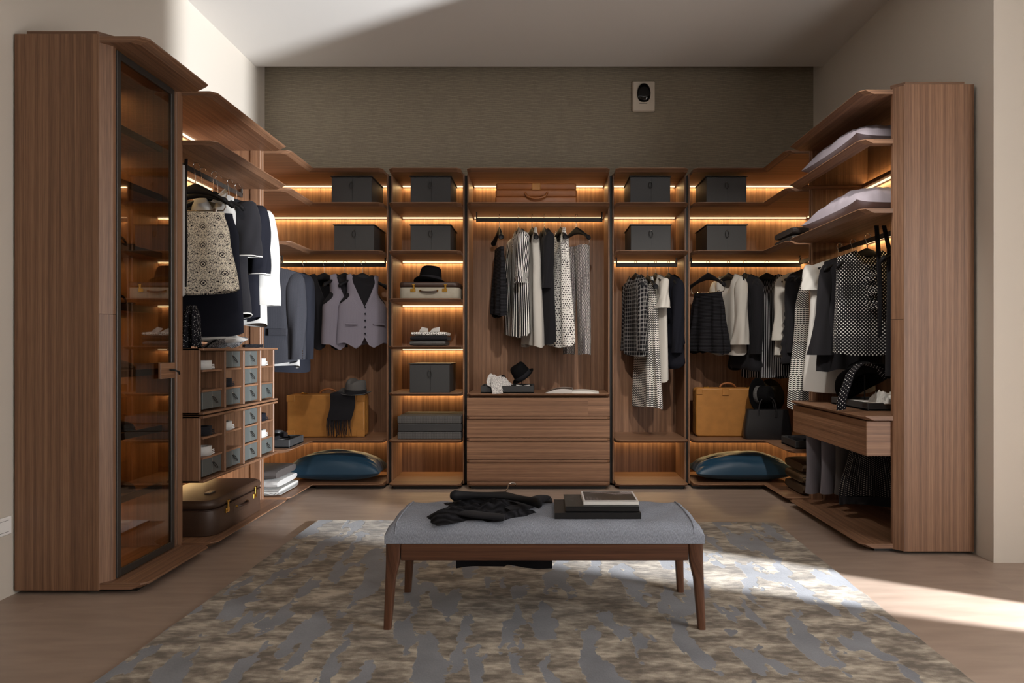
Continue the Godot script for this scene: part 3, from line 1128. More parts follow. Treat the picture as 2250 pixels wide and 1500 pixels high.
func tray(label: String, at: Vector3, turn: float, w: float, d: float, h := .05) -> Node3D:
	var o := thing("tray", label, "tray", at, turn, "grey leather valet trays")
	part("base", bx(Vector3(0, .006, 0), Vector3(w, .012, d), 0, .002), M.box, o)
	for s in [-1, 1]:
		part("rim", bx(Vector3(0, h / 2, s * (d / 2 - .006)), Vector3(w, h, .012), 0, .003), M.box, o)
		part("rim", bx(Vector3(s * (w / 2 - .006), h / 2, 0), Vector3(.012, h, d - .024), 2, .003), M.box, o)
	return o

func belt_roll(label: String, at: Vector3, m: Material, turn := 0.0) -> Node3D:
	# a rolled belt or tie standing on edge with its tail showing
	var t := MB.new()
	var rows := [PackedVector3Array(), PackedVector3Array(), PackedVector3Array(), PackedVector3Array()]
	for i in 61:
		var a := i / 60.0 * TAU * 3.2
		var r := .058 - .006 * a / TAU
		for k in 4:
			var rr: float = r + (.0018 if k in [1, 2] else -.0018)
			rows[k].append(Vector3(cos(a) * rr, [.0, .0, .052, .052][k], sin(a) * rr))
	t.grid(rows, 1, 1, false)
	t.grid([rows[3], rows[0]], 1, 1, false)
	for k in 3:
		var z0: float = .052 - k * .004
		t.box(Vector3(.02 + .006 * k, .008 + k * .009, z0 + .002), Vector3(.07, .007, .003), 0, .001)
	return lone("rolled_tie", t, m, label, "tie", at, turn, "rolled ties in the pigeonholes")

func cloth(c: Color, t: Texture2D = null, k := 1.0, bump: Texture2D = null, bs := .05, rough := .92) -> StandardMaterial3D:
	var m := mat(c, rough, 0, t, bump, bs)
	m.uv1_scale = Vector3(k, k, 1)
	m.metallic_specular = .25
	return m

func content_materials() -> void:
	var white := c8(236, 233, 228)
	var ink := c8(24, 23, 27)
	var weave := noise(.35, 41, 2)
	var cl := tex(128, 128, func(x, y):
		var v: float = .82 + .12 * sin(x * TAU / 4) * sin(y * TAU / 4) + weave.get_noise_2d(x, y) * .1
		return Color(v, v, v))
	M.hanger = mat(c8(24, 24, 27), .6)
	M.hanger.metallic_specular = .35
	M.black_cloth = cloth(c8(43, 42, 46), cl, 12)
	M.black_cloth.rim_enabled = true
	M.black_cloth.rim = .3
	M.navy_cloth = cloth(c8(34, 35, 44), cl, 12)
	M.white_cloth = cloth(c8(238, 236, 232), cl, 12)
	M.cream_cloth = cloth(c8(234, 229, 221), cl, 12)
	M.grey_cloth = cloth(c8(112, 110, 118), cl, 14)
	M.box = mat(c8(50, 50, 51), .6)
	M.box_lid = mat(c8(40, 40, 41), .5)
	M.drawer_grey = mat(c8(82, 87, 86), .45)
	M.blue_silk = mat(c8(26, 62, 86), .46)
	M.blue_silk.rim_enabled = true
	M.blue_silk.rim = .5
	M.lilac = cloth(c8(182, 174, 186), cl, 10)
	M.blanket_grey = cloth(c8(98, 92, 90), cl, 8)
	M.blanket_white = cloth(c8(224, 222, 220), cl, 8)
	var rib := tex(64, 64, func(x, y):
		var v: float = .72 + .26 * sin(x * TAU / 8) * (.8 + .2 * sin(y * TAU / 5))
		return Color(v, v, v))
	M.blanket_rib = cloth(c8(226, 224, 220), rib, 9, rib, .3)
	M.blanket_brown = cloth(c8(104, 84, 66), cl, 8)
	M.blanket_taupe = cloth(c8(140, 118, 92), rib, 6)
	# stripes, zigzags, dots, checks
	var st := tex(128, 8, func(x, y): return white if x % 32 < 13 else ink)
	M.stripe = cloth(Color.WHITE, st, 16)
	M.stripe_fine = cloth(Color.WHITE, tex(128, 8, func(x, y): return c8(190, 188, 190) if x % 32 < 9 else ink), 16)
	M.zigzag = cloth(Color.WHITE, tex(64, 64, func(x, y): return white if posmod(y + absi(x % 32 - 16), 32) < 15 else ink), 18)
	M.zigzag.uv1_scale = Vector3(21, 34, 1)
	M.dots = cloth(Color.WHITE, tex(64, 64, func(x, y):
		var d := minf(Vector2(posmod(x + 32, 64) - 32, posmod(y + 32, 64) - 32).length(), Vector2(x - 32, y - 32).length())
		return white if d < 11 else ink), 45)
	M.dots_small = cloth(Color.WHITE, tex(64, 64, func(x, y):
		var d := minf(Vector2(posmod(x + 32, 64) - 32, posmod(y + 32, 64) - 32).length(), Vector2(x - 32, y - 32).length())
		return white if d < 7 else ink), 40)
	var sr := RandomNumberGenerator.new()
	sr.seed = 4
	var sim := Image.create(128, 128, false, Image.FORMAT_RGB8)
	sim.fill(ink)
	for i in 70:
		sim.fill_rect(Rect2i(sr.randi_range(0, 125), sr.randi_range(0, 125), sr.randi_range(2, 4), sr.randi_range(2, 4)), white)
	M.specks = cloth(Color.WHITE, ImageTexture.create_from_image(sim), 12)
	var spots := []
	var rs := RandomNumberGenerator.new()
	rs.seed = 12
	for i in 100:
		var k := Vector2(i % 10, i / 10)
		spots.append([Vector2((k.x + .5 * (int(k.y) % 2)) * 25.6, k.y * 25.6) + Vector2(rs.randf_range(-5, 5), rs.randf_range(-5, 5)), rs.randf_range(5.5, 8.5), rs.randf() < .45])
	M.spots = cloth(Color.WHITE, tex(256, 256, func(x, y):
		for s in spots:
			var q := Vector2(absf(x - s[0].x), absf(y - s[0].y))
			q = Vector2(minf(q.x, 256 - q.x), minf(q.y, 256 - q.y))
			if q.length() < s[1]:
				return ink if s[2] else c8(96, 92, 92)
		return white), 5.6)
	M.knit = cloth(Color.WHITE, tex(64, 64, func(x, y):
		var k := Vector2(x % 16 - 8, (y + (8 if (x / 16) % 2 else 0)) % 16 - 8)
		return white if absf(k.x) + absf(k.y) < 6.5 else ink), 25)
	M.knit_dark = cloth(Color.WHITE, tex(64, 64, func(x, y):
		var k := Vector2(x % 16 - 8, (y + (8 if (x / 16) % 2 else 0)) % 16 - 8)
		return c8(150, 142, 132) if absf(k.x) + absf(k.y) < 4.5 else ink), 20)
	M.plaid = cloth(Color.WHITE, tex(128, 128, func(x, y):
		var a: bool = absi(x % 64 - 20) < 2 or absi(x % 64 - 31) < 2 or absi(y % 64 - 24) < 2 or absi(y % 64 - 37) < 2
		return c8(205, 202, 198) if a and (x * 7 + y * 3) % 11 > 1 else ink), 15)
	M.ribbed = cloth(c8(44, 43, 47), rib, 6, rib, .25)
	M.ribbed.uv1_scale = Vector3(3, 11, 1)
	var band := tex(8, 64, func(x, y):
		var v: float = .35 + .65 * absf(sin(y * TAU / 64))
		return Color(v, v, v))
	M.banded = cloth(c8(46, 45, 49), band, 42, band, .3)
	var tw := noise(.4, 51, 2)
	var tweed := tex(128, 128, func(x, y):
		var v: float = clampf(.45 + tw.get_noise_2d(x, y) * .75, 0, 1)
		return Color(v, v, v))
	M.tweed = cloth(c8(190, 186, 184), tweed, 9)
	M.suit = cloth(Color.WHITE, tex(128, 128, func(x, y):
		var v: float = .22 + tw.get_noise_2d(x * 2.0, y * .3) * .04 + (.035 if x % 16 < 2 else 0.0)
		return Color(v * .97, v * .98, v * 1.08)), 11)
	M.suit_dark = cloth(c8(52, 54, 64), cl, 12)
	M.vest = cloth(Color.WHITE, tex(128, 128, func(x, y):
		var v: float = .52 + tw.get_noise_2d(x * 1.5, y * .4) * .04 + (.03 if x % 12 < 2 else 0.0)
		return Color(v * 1.0, v * .96, v * 1.05)), 10)
	var chk := tex(64, 64, func(x, y):
		var v: float = .42 + (.14 if (x / 4) % 2 == 0 else 0.0) + (.14 if (y / 4) % 2 == 0 else 0.0) + tw.get_noise_2d(x, y) * .2
		return Color(v, v, v))
	M.check_box = cloth(c8(150, 147, 146), chk, 9)
	M.check_box.uv1_triplanar = true
	M.check_box.uv1_scale = Vector3(14, 14, 14)
	# ornament print: mirrored leaf and medallion shapes in ink on cream
	var on := noise(.045, 61, 2)
	var on2 := noise(.13, 62, 2)
	M.ornament = cloth(Color.WHITE, tex(256, 256, func(x, y):
		var mx: float = absf(float(x % 128) - 64.0)
		var my: float = float((y + (64 if (x / 128) % 2 else 0)) % 128)
		var a: float = on.get_noise_2d(mx, my)
		var b: float = on2.get_noise_2d(mx, my)
		var ring: float = absf(Vector2(mx, my - 40).length() - 17)
		var ring2: float = Vector2(mx - 40, my - 96).length()
		var hit: bool = (absf(a) < .07 and b > -.3) or ring < 2.4 or ring2 < 5.5 or (Vector2(mx, my - 42).length() < 5.5) or b > .33
		if hit:
			return c8(38, 33, 36)
		return c8(236, 227, 206) if b > -.25 else c8(190, 182, 172)), 4.4)
	var lace_n := noise(.09, 71, 3)
	M.lace = cloth(Color.WHITE, tex(128, 128, func(x, y): return c8(226, 222, 218) if absf(lace_n.get_noise_2d(x, y)) > .14 else c8(118, 114, 116)), 7)
	M.scarf_print = cloth(Color.WHITE, tex(128, 128, func(x, y): return c8(196, 192, 190) if absf(lace_n.get_noise_2d(x * 1.6, y * .8)) < .1 else c8(34, 33, 36)), 7)
	var ln := noise(.03, 81, 4)
	var lt := tex(256, 256, func(x, y):
		var v: float = .9 + ln.get_noise_2d(x, y) * .07
		return Color(v, v, v))
	M.tan = mat(c8(190, 130, 62), .5, 0, lt)
	M.tan_dark = mat(c8(160, 96, 48), .45, 0, lt)
	M.brown_leather = mat(c8(74, 54, 42), .48, 0, lt)
	M.brown_dark = mat(c8(62, 40, 30), .5, 0, lt)
	M.canvas = mat(c8(172, 164, 148), .8, 0, lt)
	M.hide = mat(c8(27, 26, 28), .38)
	M.felt = cloth(c8(40, 39, 42), tweed, 10)
	M.felt_brown = cloth(c8(92, 76, 52), tweed, 10)
	M.paper = mat(c8(226, 222, 216), .7)
	M.plastic = mat(c8(206, 194, 178), .5)
	M.gloss_black = mat(c8(14, 13, 15), .12)
	var bn := noise(.3, 91, 2)
	M.bench_cloth = cloth(Color.WHITE, tex(256, 256, func(x, y):
		var v: float = .60 + bn.get_noise_2d(x * .3, y * 1.8) * .13 + bn.get_noise_2d(x * 2.0 + 50, y * .5) * .05
		return Color(v * .95, v * .98, v * 1.05)), 3.2)

func more_materials() -> void:
	M.chrome_dull = mat(c8(176, 178, 176), .35, .8)
	M.tweed_dark = cloth(c8(128, 122, 120), M.blanket_rib.albedo_texture, 7)
	M.grey_dark = cloth(c8(112, 108, 114), null, 10)
	M.white_plastic = mat(c8(246, 244, 241), .4)
	M.wood_bench = mat(c8(178, 158, 148), .42, 0, M.wood.albedo_texture)
	M.book_black = mat(c8(20, 20, 22), .45)
	var bn := noise(.05, 101, 3)
	M.book_dark = mat(Color.WHITE, .3, 0, tex(128, 96, func(x, y):
		var v: float = clampf(.06 + maxf(0, bn.get_noise_2d(x, y * 1.4)) * .35, 0, 1) if y < 60 else .05
		return Color(v, v, v * 1.02)))
	# white border round a dark photograph: a pale arm and shoulder, five blocks of light lettering
	M.book_cover = mat(Color.WHITE, .3, 0, tex(256, 200, func(x, y):
		if x < 8 or x > 247 or y < 12 or y > 187:
			return c8(234, 230, 230)
		for k in 5:
			var hh: int = [60, 62, 28, 44, 22][k]
			if x > 16 + k * 15 and x < 27 + k * 15 and y > 180 - hh and y < 181 and (y + k * 3) % 6 < 4:
				return c8(118, 112, 114)
		var arm: float = absf((y - 40.0) - (x - 100.0) * .12 - 8 * sin(x * .05))
		var v := .22 + bn.get_noise_2d(x, y) * .05
		if x > 40 and x < 240 and arm < 9 + 12 * smoothstep(90.0, 200.0, float(x)):
			v = .5 + bn.get_noise_2d(x * 1.5, y * 3.0) * .5
		if x > 190 and y < 60 and y > 12:
			v = .62 + bn.get_noise_2d(x * 2.0, y) * .2
		return Color(v * 1.02, v * .96, v * .97)))
	M.page_photo = mat(Color.WHITE, .3, 0, tex(64, 64, func(x, y):
		var v: float = .8 if y > 40 or x < 20 else .22
		return Color(v, v * .98, v * .96)))
	M.page_photo.uv1_scale = Vector3(4, 3, 1)
	# rug: smooth grey ground with ragged taupe pile running in streaks
	var r1 := noise(.014, 111, 3)
	var r2 := noise(.05, 112, 4)
	var r3 := noise(.02, 113, 3)
	var r4 := noise(.4, 114, 2)
	var im := Image.create(1024, 1024, false, Image.FORMAT_RGB8)
	var bm := Image.create(1024, 1024, false, Image.FORMAT_RGB8)
	for y in 1024:
		for x in 1024:
			var wv: float = r2.get_noise_2d(x * .5, y * .5)
			var s: float = r1.get_noise_2d(x * 1.35 + wv * 10, y * .40 + wv * 8) + wv * .16 + r4.get_noise_2d(x * .22, y * .35) * .05 + .10
			var silk: bool = s > -.06
			var c: Color
			var f: float = r4.get_noise_2d(x * 2.0, y * .5) * .11
			if silk:
				var t: float = clampf(.45 + r3.get_noise_2d(x * .55, y * 1.3) * .8 + r2.get_noise_2d(x * .8, y * 2.0) * .5 + f, 0, 1)
				c = c8(98, 87, 75).lerp(c8(190, 178, 160), t)
			else:
				var t: float = clampf(.5 + r3.get_noise_2d(x * .5, y * .5) * .5 + f * 1.5, 0, 1)
				c = c8(108, 109, 114).lerp(c8(140, 142, 148), t)
			if s > -.06 and s < -.04:
				c = c.lerp(c8(186, 176, 160), .35 + .3 * wv)
			im.set_pixel(x, y, c)
			var hgt: float = (.75 if silk else .25) + f * 2.0 + r2.get_noise_2d(x * 2.0, y * 2.0) * .12
			bm.set_pixel(x, y, Color(hgt, hgt, hgt))
	M.rug = cloth(Color.WHITE, ImageTexture.create_from_image(im), 1, ImageTexture.create_from_image(bm), .12, .6)
	M.rug.rim_enabled = true
	M.rug.rim = .35

func contents() -> void:
	content_materials()
	more_materials()
	boxes()
	back_row()
	left_corner()
	right_corner()
	left_bay()
	right_bay()
	shoe_cabinet()
	bench()
	rug_and_wall()

func boxes() -> void:
	var g := 2.304
	storage_box("charcoal lidded box on the top shelf of the left corner unit", -1.5281, 2.304, -5.60)
	storage_box("charcoal lidded box on the second shelf of the left corner unit", -1.5134, 1.918, -5.62)
	storage_box("charcoal lidded box on the top shelf of the narrow bay left of the drawers", -0.8926, 2.304, -5.60)
	storage_box("charcoal lidded box on the second shelf of the narrow bay left of the drawers", -0.8963, 1.918, -5.62)
	storage_box("charcoal lidded box below the folded clothes in the narrow left bay", -0.9036, .776, -5.62, .322, .232)
	storage_box("charcoal lidded box on the top shelf of the narrow bay right of the drawers", 0.8742, 2.304, -5.60)
	storage_box("charcoal lidded box above the rail in the narrow bay right of the drawers", 0.8816, 1.918, -5.62)
	storage_box("charcoal lidded box on the top shelf of the right corner unit", 1.4876, 2.304, -5.60)
	storage_box("charcoal lidded box above the rail in the right corner unit", 1.4950, 1.918, -5.62)

func hang(label: String, m: MB, ma: Material, cat: String, at: Vector3, turn: float, hlabel: String, up := .075, clip := false, called := "") -> MeshInstance3D:
	hanger(hlabel, at, turn, up, clip)
	return lone(called if called else cat.replace(" ", "_"), m, ma, label, cat, at, turn)

func back_row() -> void:
	var z := -5.85
	thin = .62
	# ---- narrow left bay ----
	# two-tone suitcase with a hat on it
	var sc := thing("suitcase", "small two-tone suitcase with brown lid and pale canvas body under a black hat", "suitcase", Vector3(-0.9110, 1.534, -5.79))
	part("body", slab(.485, .33, .004, .092, .05, .004), M.canvas, sc)
	part("lid", slab(.487, .332, .093, .138, .05, .014), M.brown_dark, sc)
	for s in [-1, 1]:
		lock_plate(sc, Vector3(s * .128, .082, .166), 0, M.brass, 1.0)
	grip(sc, Vector3(-.07, .066, .166), Vector3(.07, .066, .166), Vector3(0, -.012, .022), .008, M.brown_dark)
	hat("black felt hat lying on the two-tone suitcase", Vector3(-0.9239, 1.677, -5.76), 70, M.felt, M.black_cloth, .098, .13, .036, .0, Vector3(0, 0, -12), .008)
	# folded clothes
	var fc := -0.9165
	lone("folded_knit", folded_mb(.29, .26, .042, 1, 3), M.tweed, "folded grey knit at the bottom of the pile below the two-tone suitcase", "knitwear", Vector3(fc - .01, 1.154, -5.78))
	lone("folded_sweater", folded_mb(.30, .26, .04, 1, 5), M.black_cloth, "folded black sweater in the middle of the pile below the two-tone suitcase", "sweater", Vector3(fc, 1.196, -5.78))
	var sh := thing("folded_shirt", "folded white shirt with black dots and a pointed collar on top of the pile", "shirt", Vector3(fc, 1.236, -5.78))
	part("body", folded_mb(.29, .25, .032, 1, 7), M.spots, sh)
	for s in [-1, 1]:
		var cm := MB.new()
		cm.face([Vector3(s * .004, .03, .12), Vector3(s * .085, .034, .10), Vector3(s * .075, .075, .02), Vector3(s * .02, .062, .04)], Vector3(s * .05, -.2, 0), [Vector2.ZERO, Vector2(.1, 0), Vector2(.1, .1), Vector2(0, .1)])
		cm.face([Vector3(s * .006, .028, .115), Vector3(s * .083, .031, .095), Vector3(s * .073, .070, .015), Vector3(s * .021, .058, .036)], Vector3(s * .05, .4, 0), [Vector2.ZERO, Vector2(.1, 0), Vector2(.1, .1), Vector2(0, .1)])
		part("collar", cm, M.white_cloth, sh)
	# flat boxes
	var fx := -0.9068
	for i in 3:
		var y: float = .398 + i * .064
		var fb := lone("flat_box", bx(Vector3(0, .0305, 0), Vector3(.515, .060, .42), 0, .006), M.box if i == 1 else M.check_box, ["grey checked flat box at the bottom of the stack of three", "plain black flat box between two grey checked ones", "grey checked flat box on top of the stack of three"][i], "box", Vector3(fx + [.0, .003, .0][i], y, -5.83))
	# ---- central bay ----
	var bc := thing("briefcase", "wide tan leather briefcase with flap strap and handle on the shelf above the central rail", "briefcase", Vector3(-0.0443, 2.304, -5.82))
	part("body", slab(.67, .3, .0, .064, .02, .008), M.tan_dark, bc)
	part("body", slab(.665, .3, .065, .12, .02, .008), M.tan_dark, bc)
	part("flap", slab(.655, .3, .121, .176, .02, .012), M.tan_dark, bc)
	part("strap", bx(Vector3(0, .145, .153), Vector3(.07, .055, .012), 1, .004), M.tan, bc)
	grip(bc, Vector3(-.09, .096, .151), Vector3(.09, .096, .151), Vector3(0, -.052, .03), .011, M.tan_dark)
	var Y := 2.138
	var u := .082
	hang("short black banded skirt clipped to the leftmost hanger above the drawers", garment({"len": .56, "w": [[0, .155], [.3, .20], [1, .235]], "d": [[0, .045], [1, .075]], "nw": .0, "slope": .0, "nf": 0.0, "nb": 0.0, "folds": 8, "amp": .016}), M.banded, "skirt", Vector3(-0.3556, Y - .17, z), -77, "black hanger with clips holding the short black skirt above the drawers", u)
	move_hanger(.17)
	hang("black and white striped shirt dress with rolled sleeve above the drawers", garment({"len": .90, "w": [[0, .2], [.15, .21], [1, .28]], "d": [[0, .02], [.12, .085], [1, .10]], "nf": .09, "vee": true, "folds": 8, "amp": .022, "sl": {"len": .42, "r0": .085, "r1": .075, "out": 10, "cuff": .84, "flat": .9}}), M.stripe, "dress", Vector3(-0.1950, Y, z), -74, "black hanger holding the striped shirt dress", u)
	hang("sleeveless white dress with deep V neck between striped and black dresses", garment({"len": .985, "w": [[0, .13], [.1, .15], [.3, .2], [1, .27]], "d": [[0, .02], [.12, .07], [1, .085]], "nf": .26, "vee": true, "nw": .11, "folds": 5, "amp": .022}), M.cream_cloth, "dress", Vector3(-0.0803, Y, z), -74, "black hanger holding the sleeveless white dress", u)
	hang("plain black dress with half sleeves beside the dotted white dress", garment({"len": .965, "w": [[0, .2], [.15, .205], [1, .26]], "d": [[0, .02], [.12, .07], [1, .085]], "folds": 5, "amp": .018, "sl": {"len": .46, "r0": .085, "r1": .07, "out": 8, "flat": .75}}), M.black_cloth, "dress", Vector3(0.0229, Y, z), -76, "black hanger holding the plain black dress above the drawers", u)
	hang("sleeveless white dress with grey and black dots beside patterned trousers", garment({"len": .985, "w": [[0, .13], [.1, .16], [.3, .2], [1, .3]], "d": [[0, .02], [.12, .075], [1, .115]], "nf": .12, "nw": .095, "folds": 7, "amp": .024}), M.spots, "dress", Vector3(0.1568, Y, z), -74, "black hanger holding the dotted white dress", u)
	hang("black and white patterned trousers hanging at the right end of the central rail", trousers(.90, .165, .075, .052, .035), M.knit, "trousers", Vector3(0.2906, Y - .155, z), -56, "black hanger with clips holding the patterned trousers", u, true)
	move_hanger(.155)
	# things on the counter
	var t := tray("grey tray with a black hat and a lace scarf on the drawer counter", Vector3(-0.2770, .77, -5.78), 0, .43, .30, .062)
	hat("black felt hat lying in the tray on the drawer counter", Vector3(-0.3645, .784, -5.80), 0, M.felt, M.black_cloth, .09, .125, .02, .012, Vector3.ZERO, .004)
	var lr := []
	var ln := noise(1.0, 44, 2)
	for i in 25:
		var w := i / 24.0
		var row := PackedVector3Array()
		for j in 15:
			var v := j / 14.0
			row.append(Vector3(-.075 + .19 * w + .01 * sin(v * 6), .135 - .06 * w * w - .075 * v * v + .012 * sin(w * 11 + v * 3) + .016 * ln.get_noise_2d(w * 4, v * 3), .0 + .125 * v - .02 * w))
		lr.append(row)
	var lace := MB.new()
	lace.grid(lr, 1, 1, true)
	var sp2 := []
	for i in 12:
		var w := i / 11.0
		sp2.append(Vector3(-.01 + .02 * w, .13 - .135 * w - .0, .05 + .115 * sin(minf(w * 1.7, 1) * PI / 2)))
	var l2 := ribbon(sp2, .085, Vector3(.96, .1, 0).normalized(), .008)
	lace.v.append_array(l2.v)
	lace.uv.append_array(l2.uv)
	for g in l2.sg:
		lace.sg.append(g + 50)
	lone("lace_scarf", lace, M.lace, "white lace scarf draped over the hat and the edge of the counter tray", "scarf", Vector3(-0.3614, .775, -5.74))
	var bt := MB.new()
	bt.loft(bow(.11, .03))
	lone("bow_tie", bt, M.white_cloth, "small white bow tie at the right end of the counter tray", "bow tie", Vector3(-0.1522, .822, -5.70))
	var hs := thing("hat_stand", "thin dark stand behind the counter tray that carries the tilted hat", "stand", Vector3(-0.1630, .784, -5.80))
	var rod := MB.new()
	rod.tube([Vector3(0, .0, 0), Vector3(0, .145, 0)], .004)
	part("rod", rod, M.black, hs)
	part("foot", slab(.06, .06, 0, .006, .02, .002), M.black, hs)
	hat("black felt hat tilted on the thin stand above the counter tray", Vector3(-0.1478, .895, -5.80), 0, M.felt, M.black_cloth, .086, .12, .024, .006, Vector3(14, 0, 34), .004)
	# open magazine
	var mg := thing("magazine", "open magazine with glossy pages lying on the drawer counter", "magazine", Vector3(0.2548, .77, -5.74), -4)
	for s in [-1, 1]:
		var rows := []
		var und := []
		for i in 11:
			var w := i / 10.0
			var y := .004 + .022 * pow(1 - w, 2) * (1.25 if s < 0 else .55) + .024 * sin(w * PI) * (1.0 if s < 0 else .5)
			rows.append(PackedVector3Array([Vector3(s * w * .215, y, -.14), Vector3(s * w * .215, y, .14)]))
			und.append(PackedVector3Array([Vector3(s * w * .215, .001, -.14), Vector3(s * w * .215, .001, .14)]))
		var pm := MB.new()
		pm.grid(rows, 1, 1, s < 0)
		pm.grid(und, 1, 1, s > 0)
		for e in [0, 1]:
			var side := []
			for i in 11:
				side.append(PackedVector3Array([und[i][e], rows[i][e]]))
			pm.grid(side, 1, 1, (e == 0) == (s < 0))
		pm.grid([PackedVector3Array([und[10][0], und[10][1]]), PackedVector3Array([rows[10][0], rows[10][1]])], 1, 1, s < 0)
		part("page_block", pm, M.page_photo if s < 0 else M.paper, mg)
	# ---- narrow right bay ----
	var Y2 := 1.755
	hang("black jacket with white window check in the narrow right bay", garment({"len": .68, "w": [[0, .175], [.2, .18], [1, .19]], "d": [[0, .03], [.15, .085], [1, .085]], "nw": .07, "nf": .05, "folds": 5, "amp": .012, "sl": {"len": .60, "r0": .085, "r1": .062, "out": 6, "flat": .8, "fwd": .02}}), M.plaid, "jacket", Vector3(0.7876, Y2, z), -74, "black hanger holding the window-check jacket")
	hang("long sleeveless black and white zigzag dress in the narrow right bay", garment({"len": 1.09, "w": [[0, .10], [.08, .13], [.3, .18], [1, .25]], "d": [[0, .02], [.12, .07], [1, .095]], "nf": .12, "nw": .08, "folds": 6, "amp": .018}), M.zigzag, "dress", Vector3(0.8909, Y2 - .02, z), -74, "black hanger holding the long zigzag dress")
	hang("white dress with frilled short sleeves in the narrow right bay", garment({"len": .89, "w": [[0, .2], [.15, .2], [1, .22]], "d": [[0, .02], [.12, .06], [1, .06]], "folds": 4, "amp": .012, "sl": {"len": .24, "r0": .08, "r1": .07, "out": 18, "flare": .06}}), M.cream_cloth, "dress", Vector3(0.9559, Y2, z), -75, "black hanger holding the white frilled dress")
	hang("black tiered coat with long sleeves at the right of the narrow bay", garment({"len": .78, "w": [[0, .2], [.15, .21], [1, .22]], "d": [[0, .025], [.12, .075], [1, .075]], "folds": 4, "amp": .01, "tiers": 4.0, "sl": {"len": .60, "r0": .085, "r1": .07, "out": 7, "flat": .8}}), M.navy_cloth, "coat", Vector3(1.0668, Y2, z), -73, "black hanger holding the black tiered coat")

func move_hanger(up: float) -> void:
	# the garment before it is clipped lower down: lift the last hanger to the rail
	var h: Node3D = get_child(get_child_count() - 2)
	h.position.y += up

func bow(w: float, h: float) -> Array:
	var rings := []
	for i in 13:
		var u := i / 6.0 - 1
		var s := .35 + .65 * pow(absf(u), .8)
		var ring := []
		for j in 10:
			var a := TAU * j / 10
			ring.append(Vector3(u * w / 2, cos(a) * h / 2 * s, sin(a) * .008))
		rings.append(ring)
	return rings

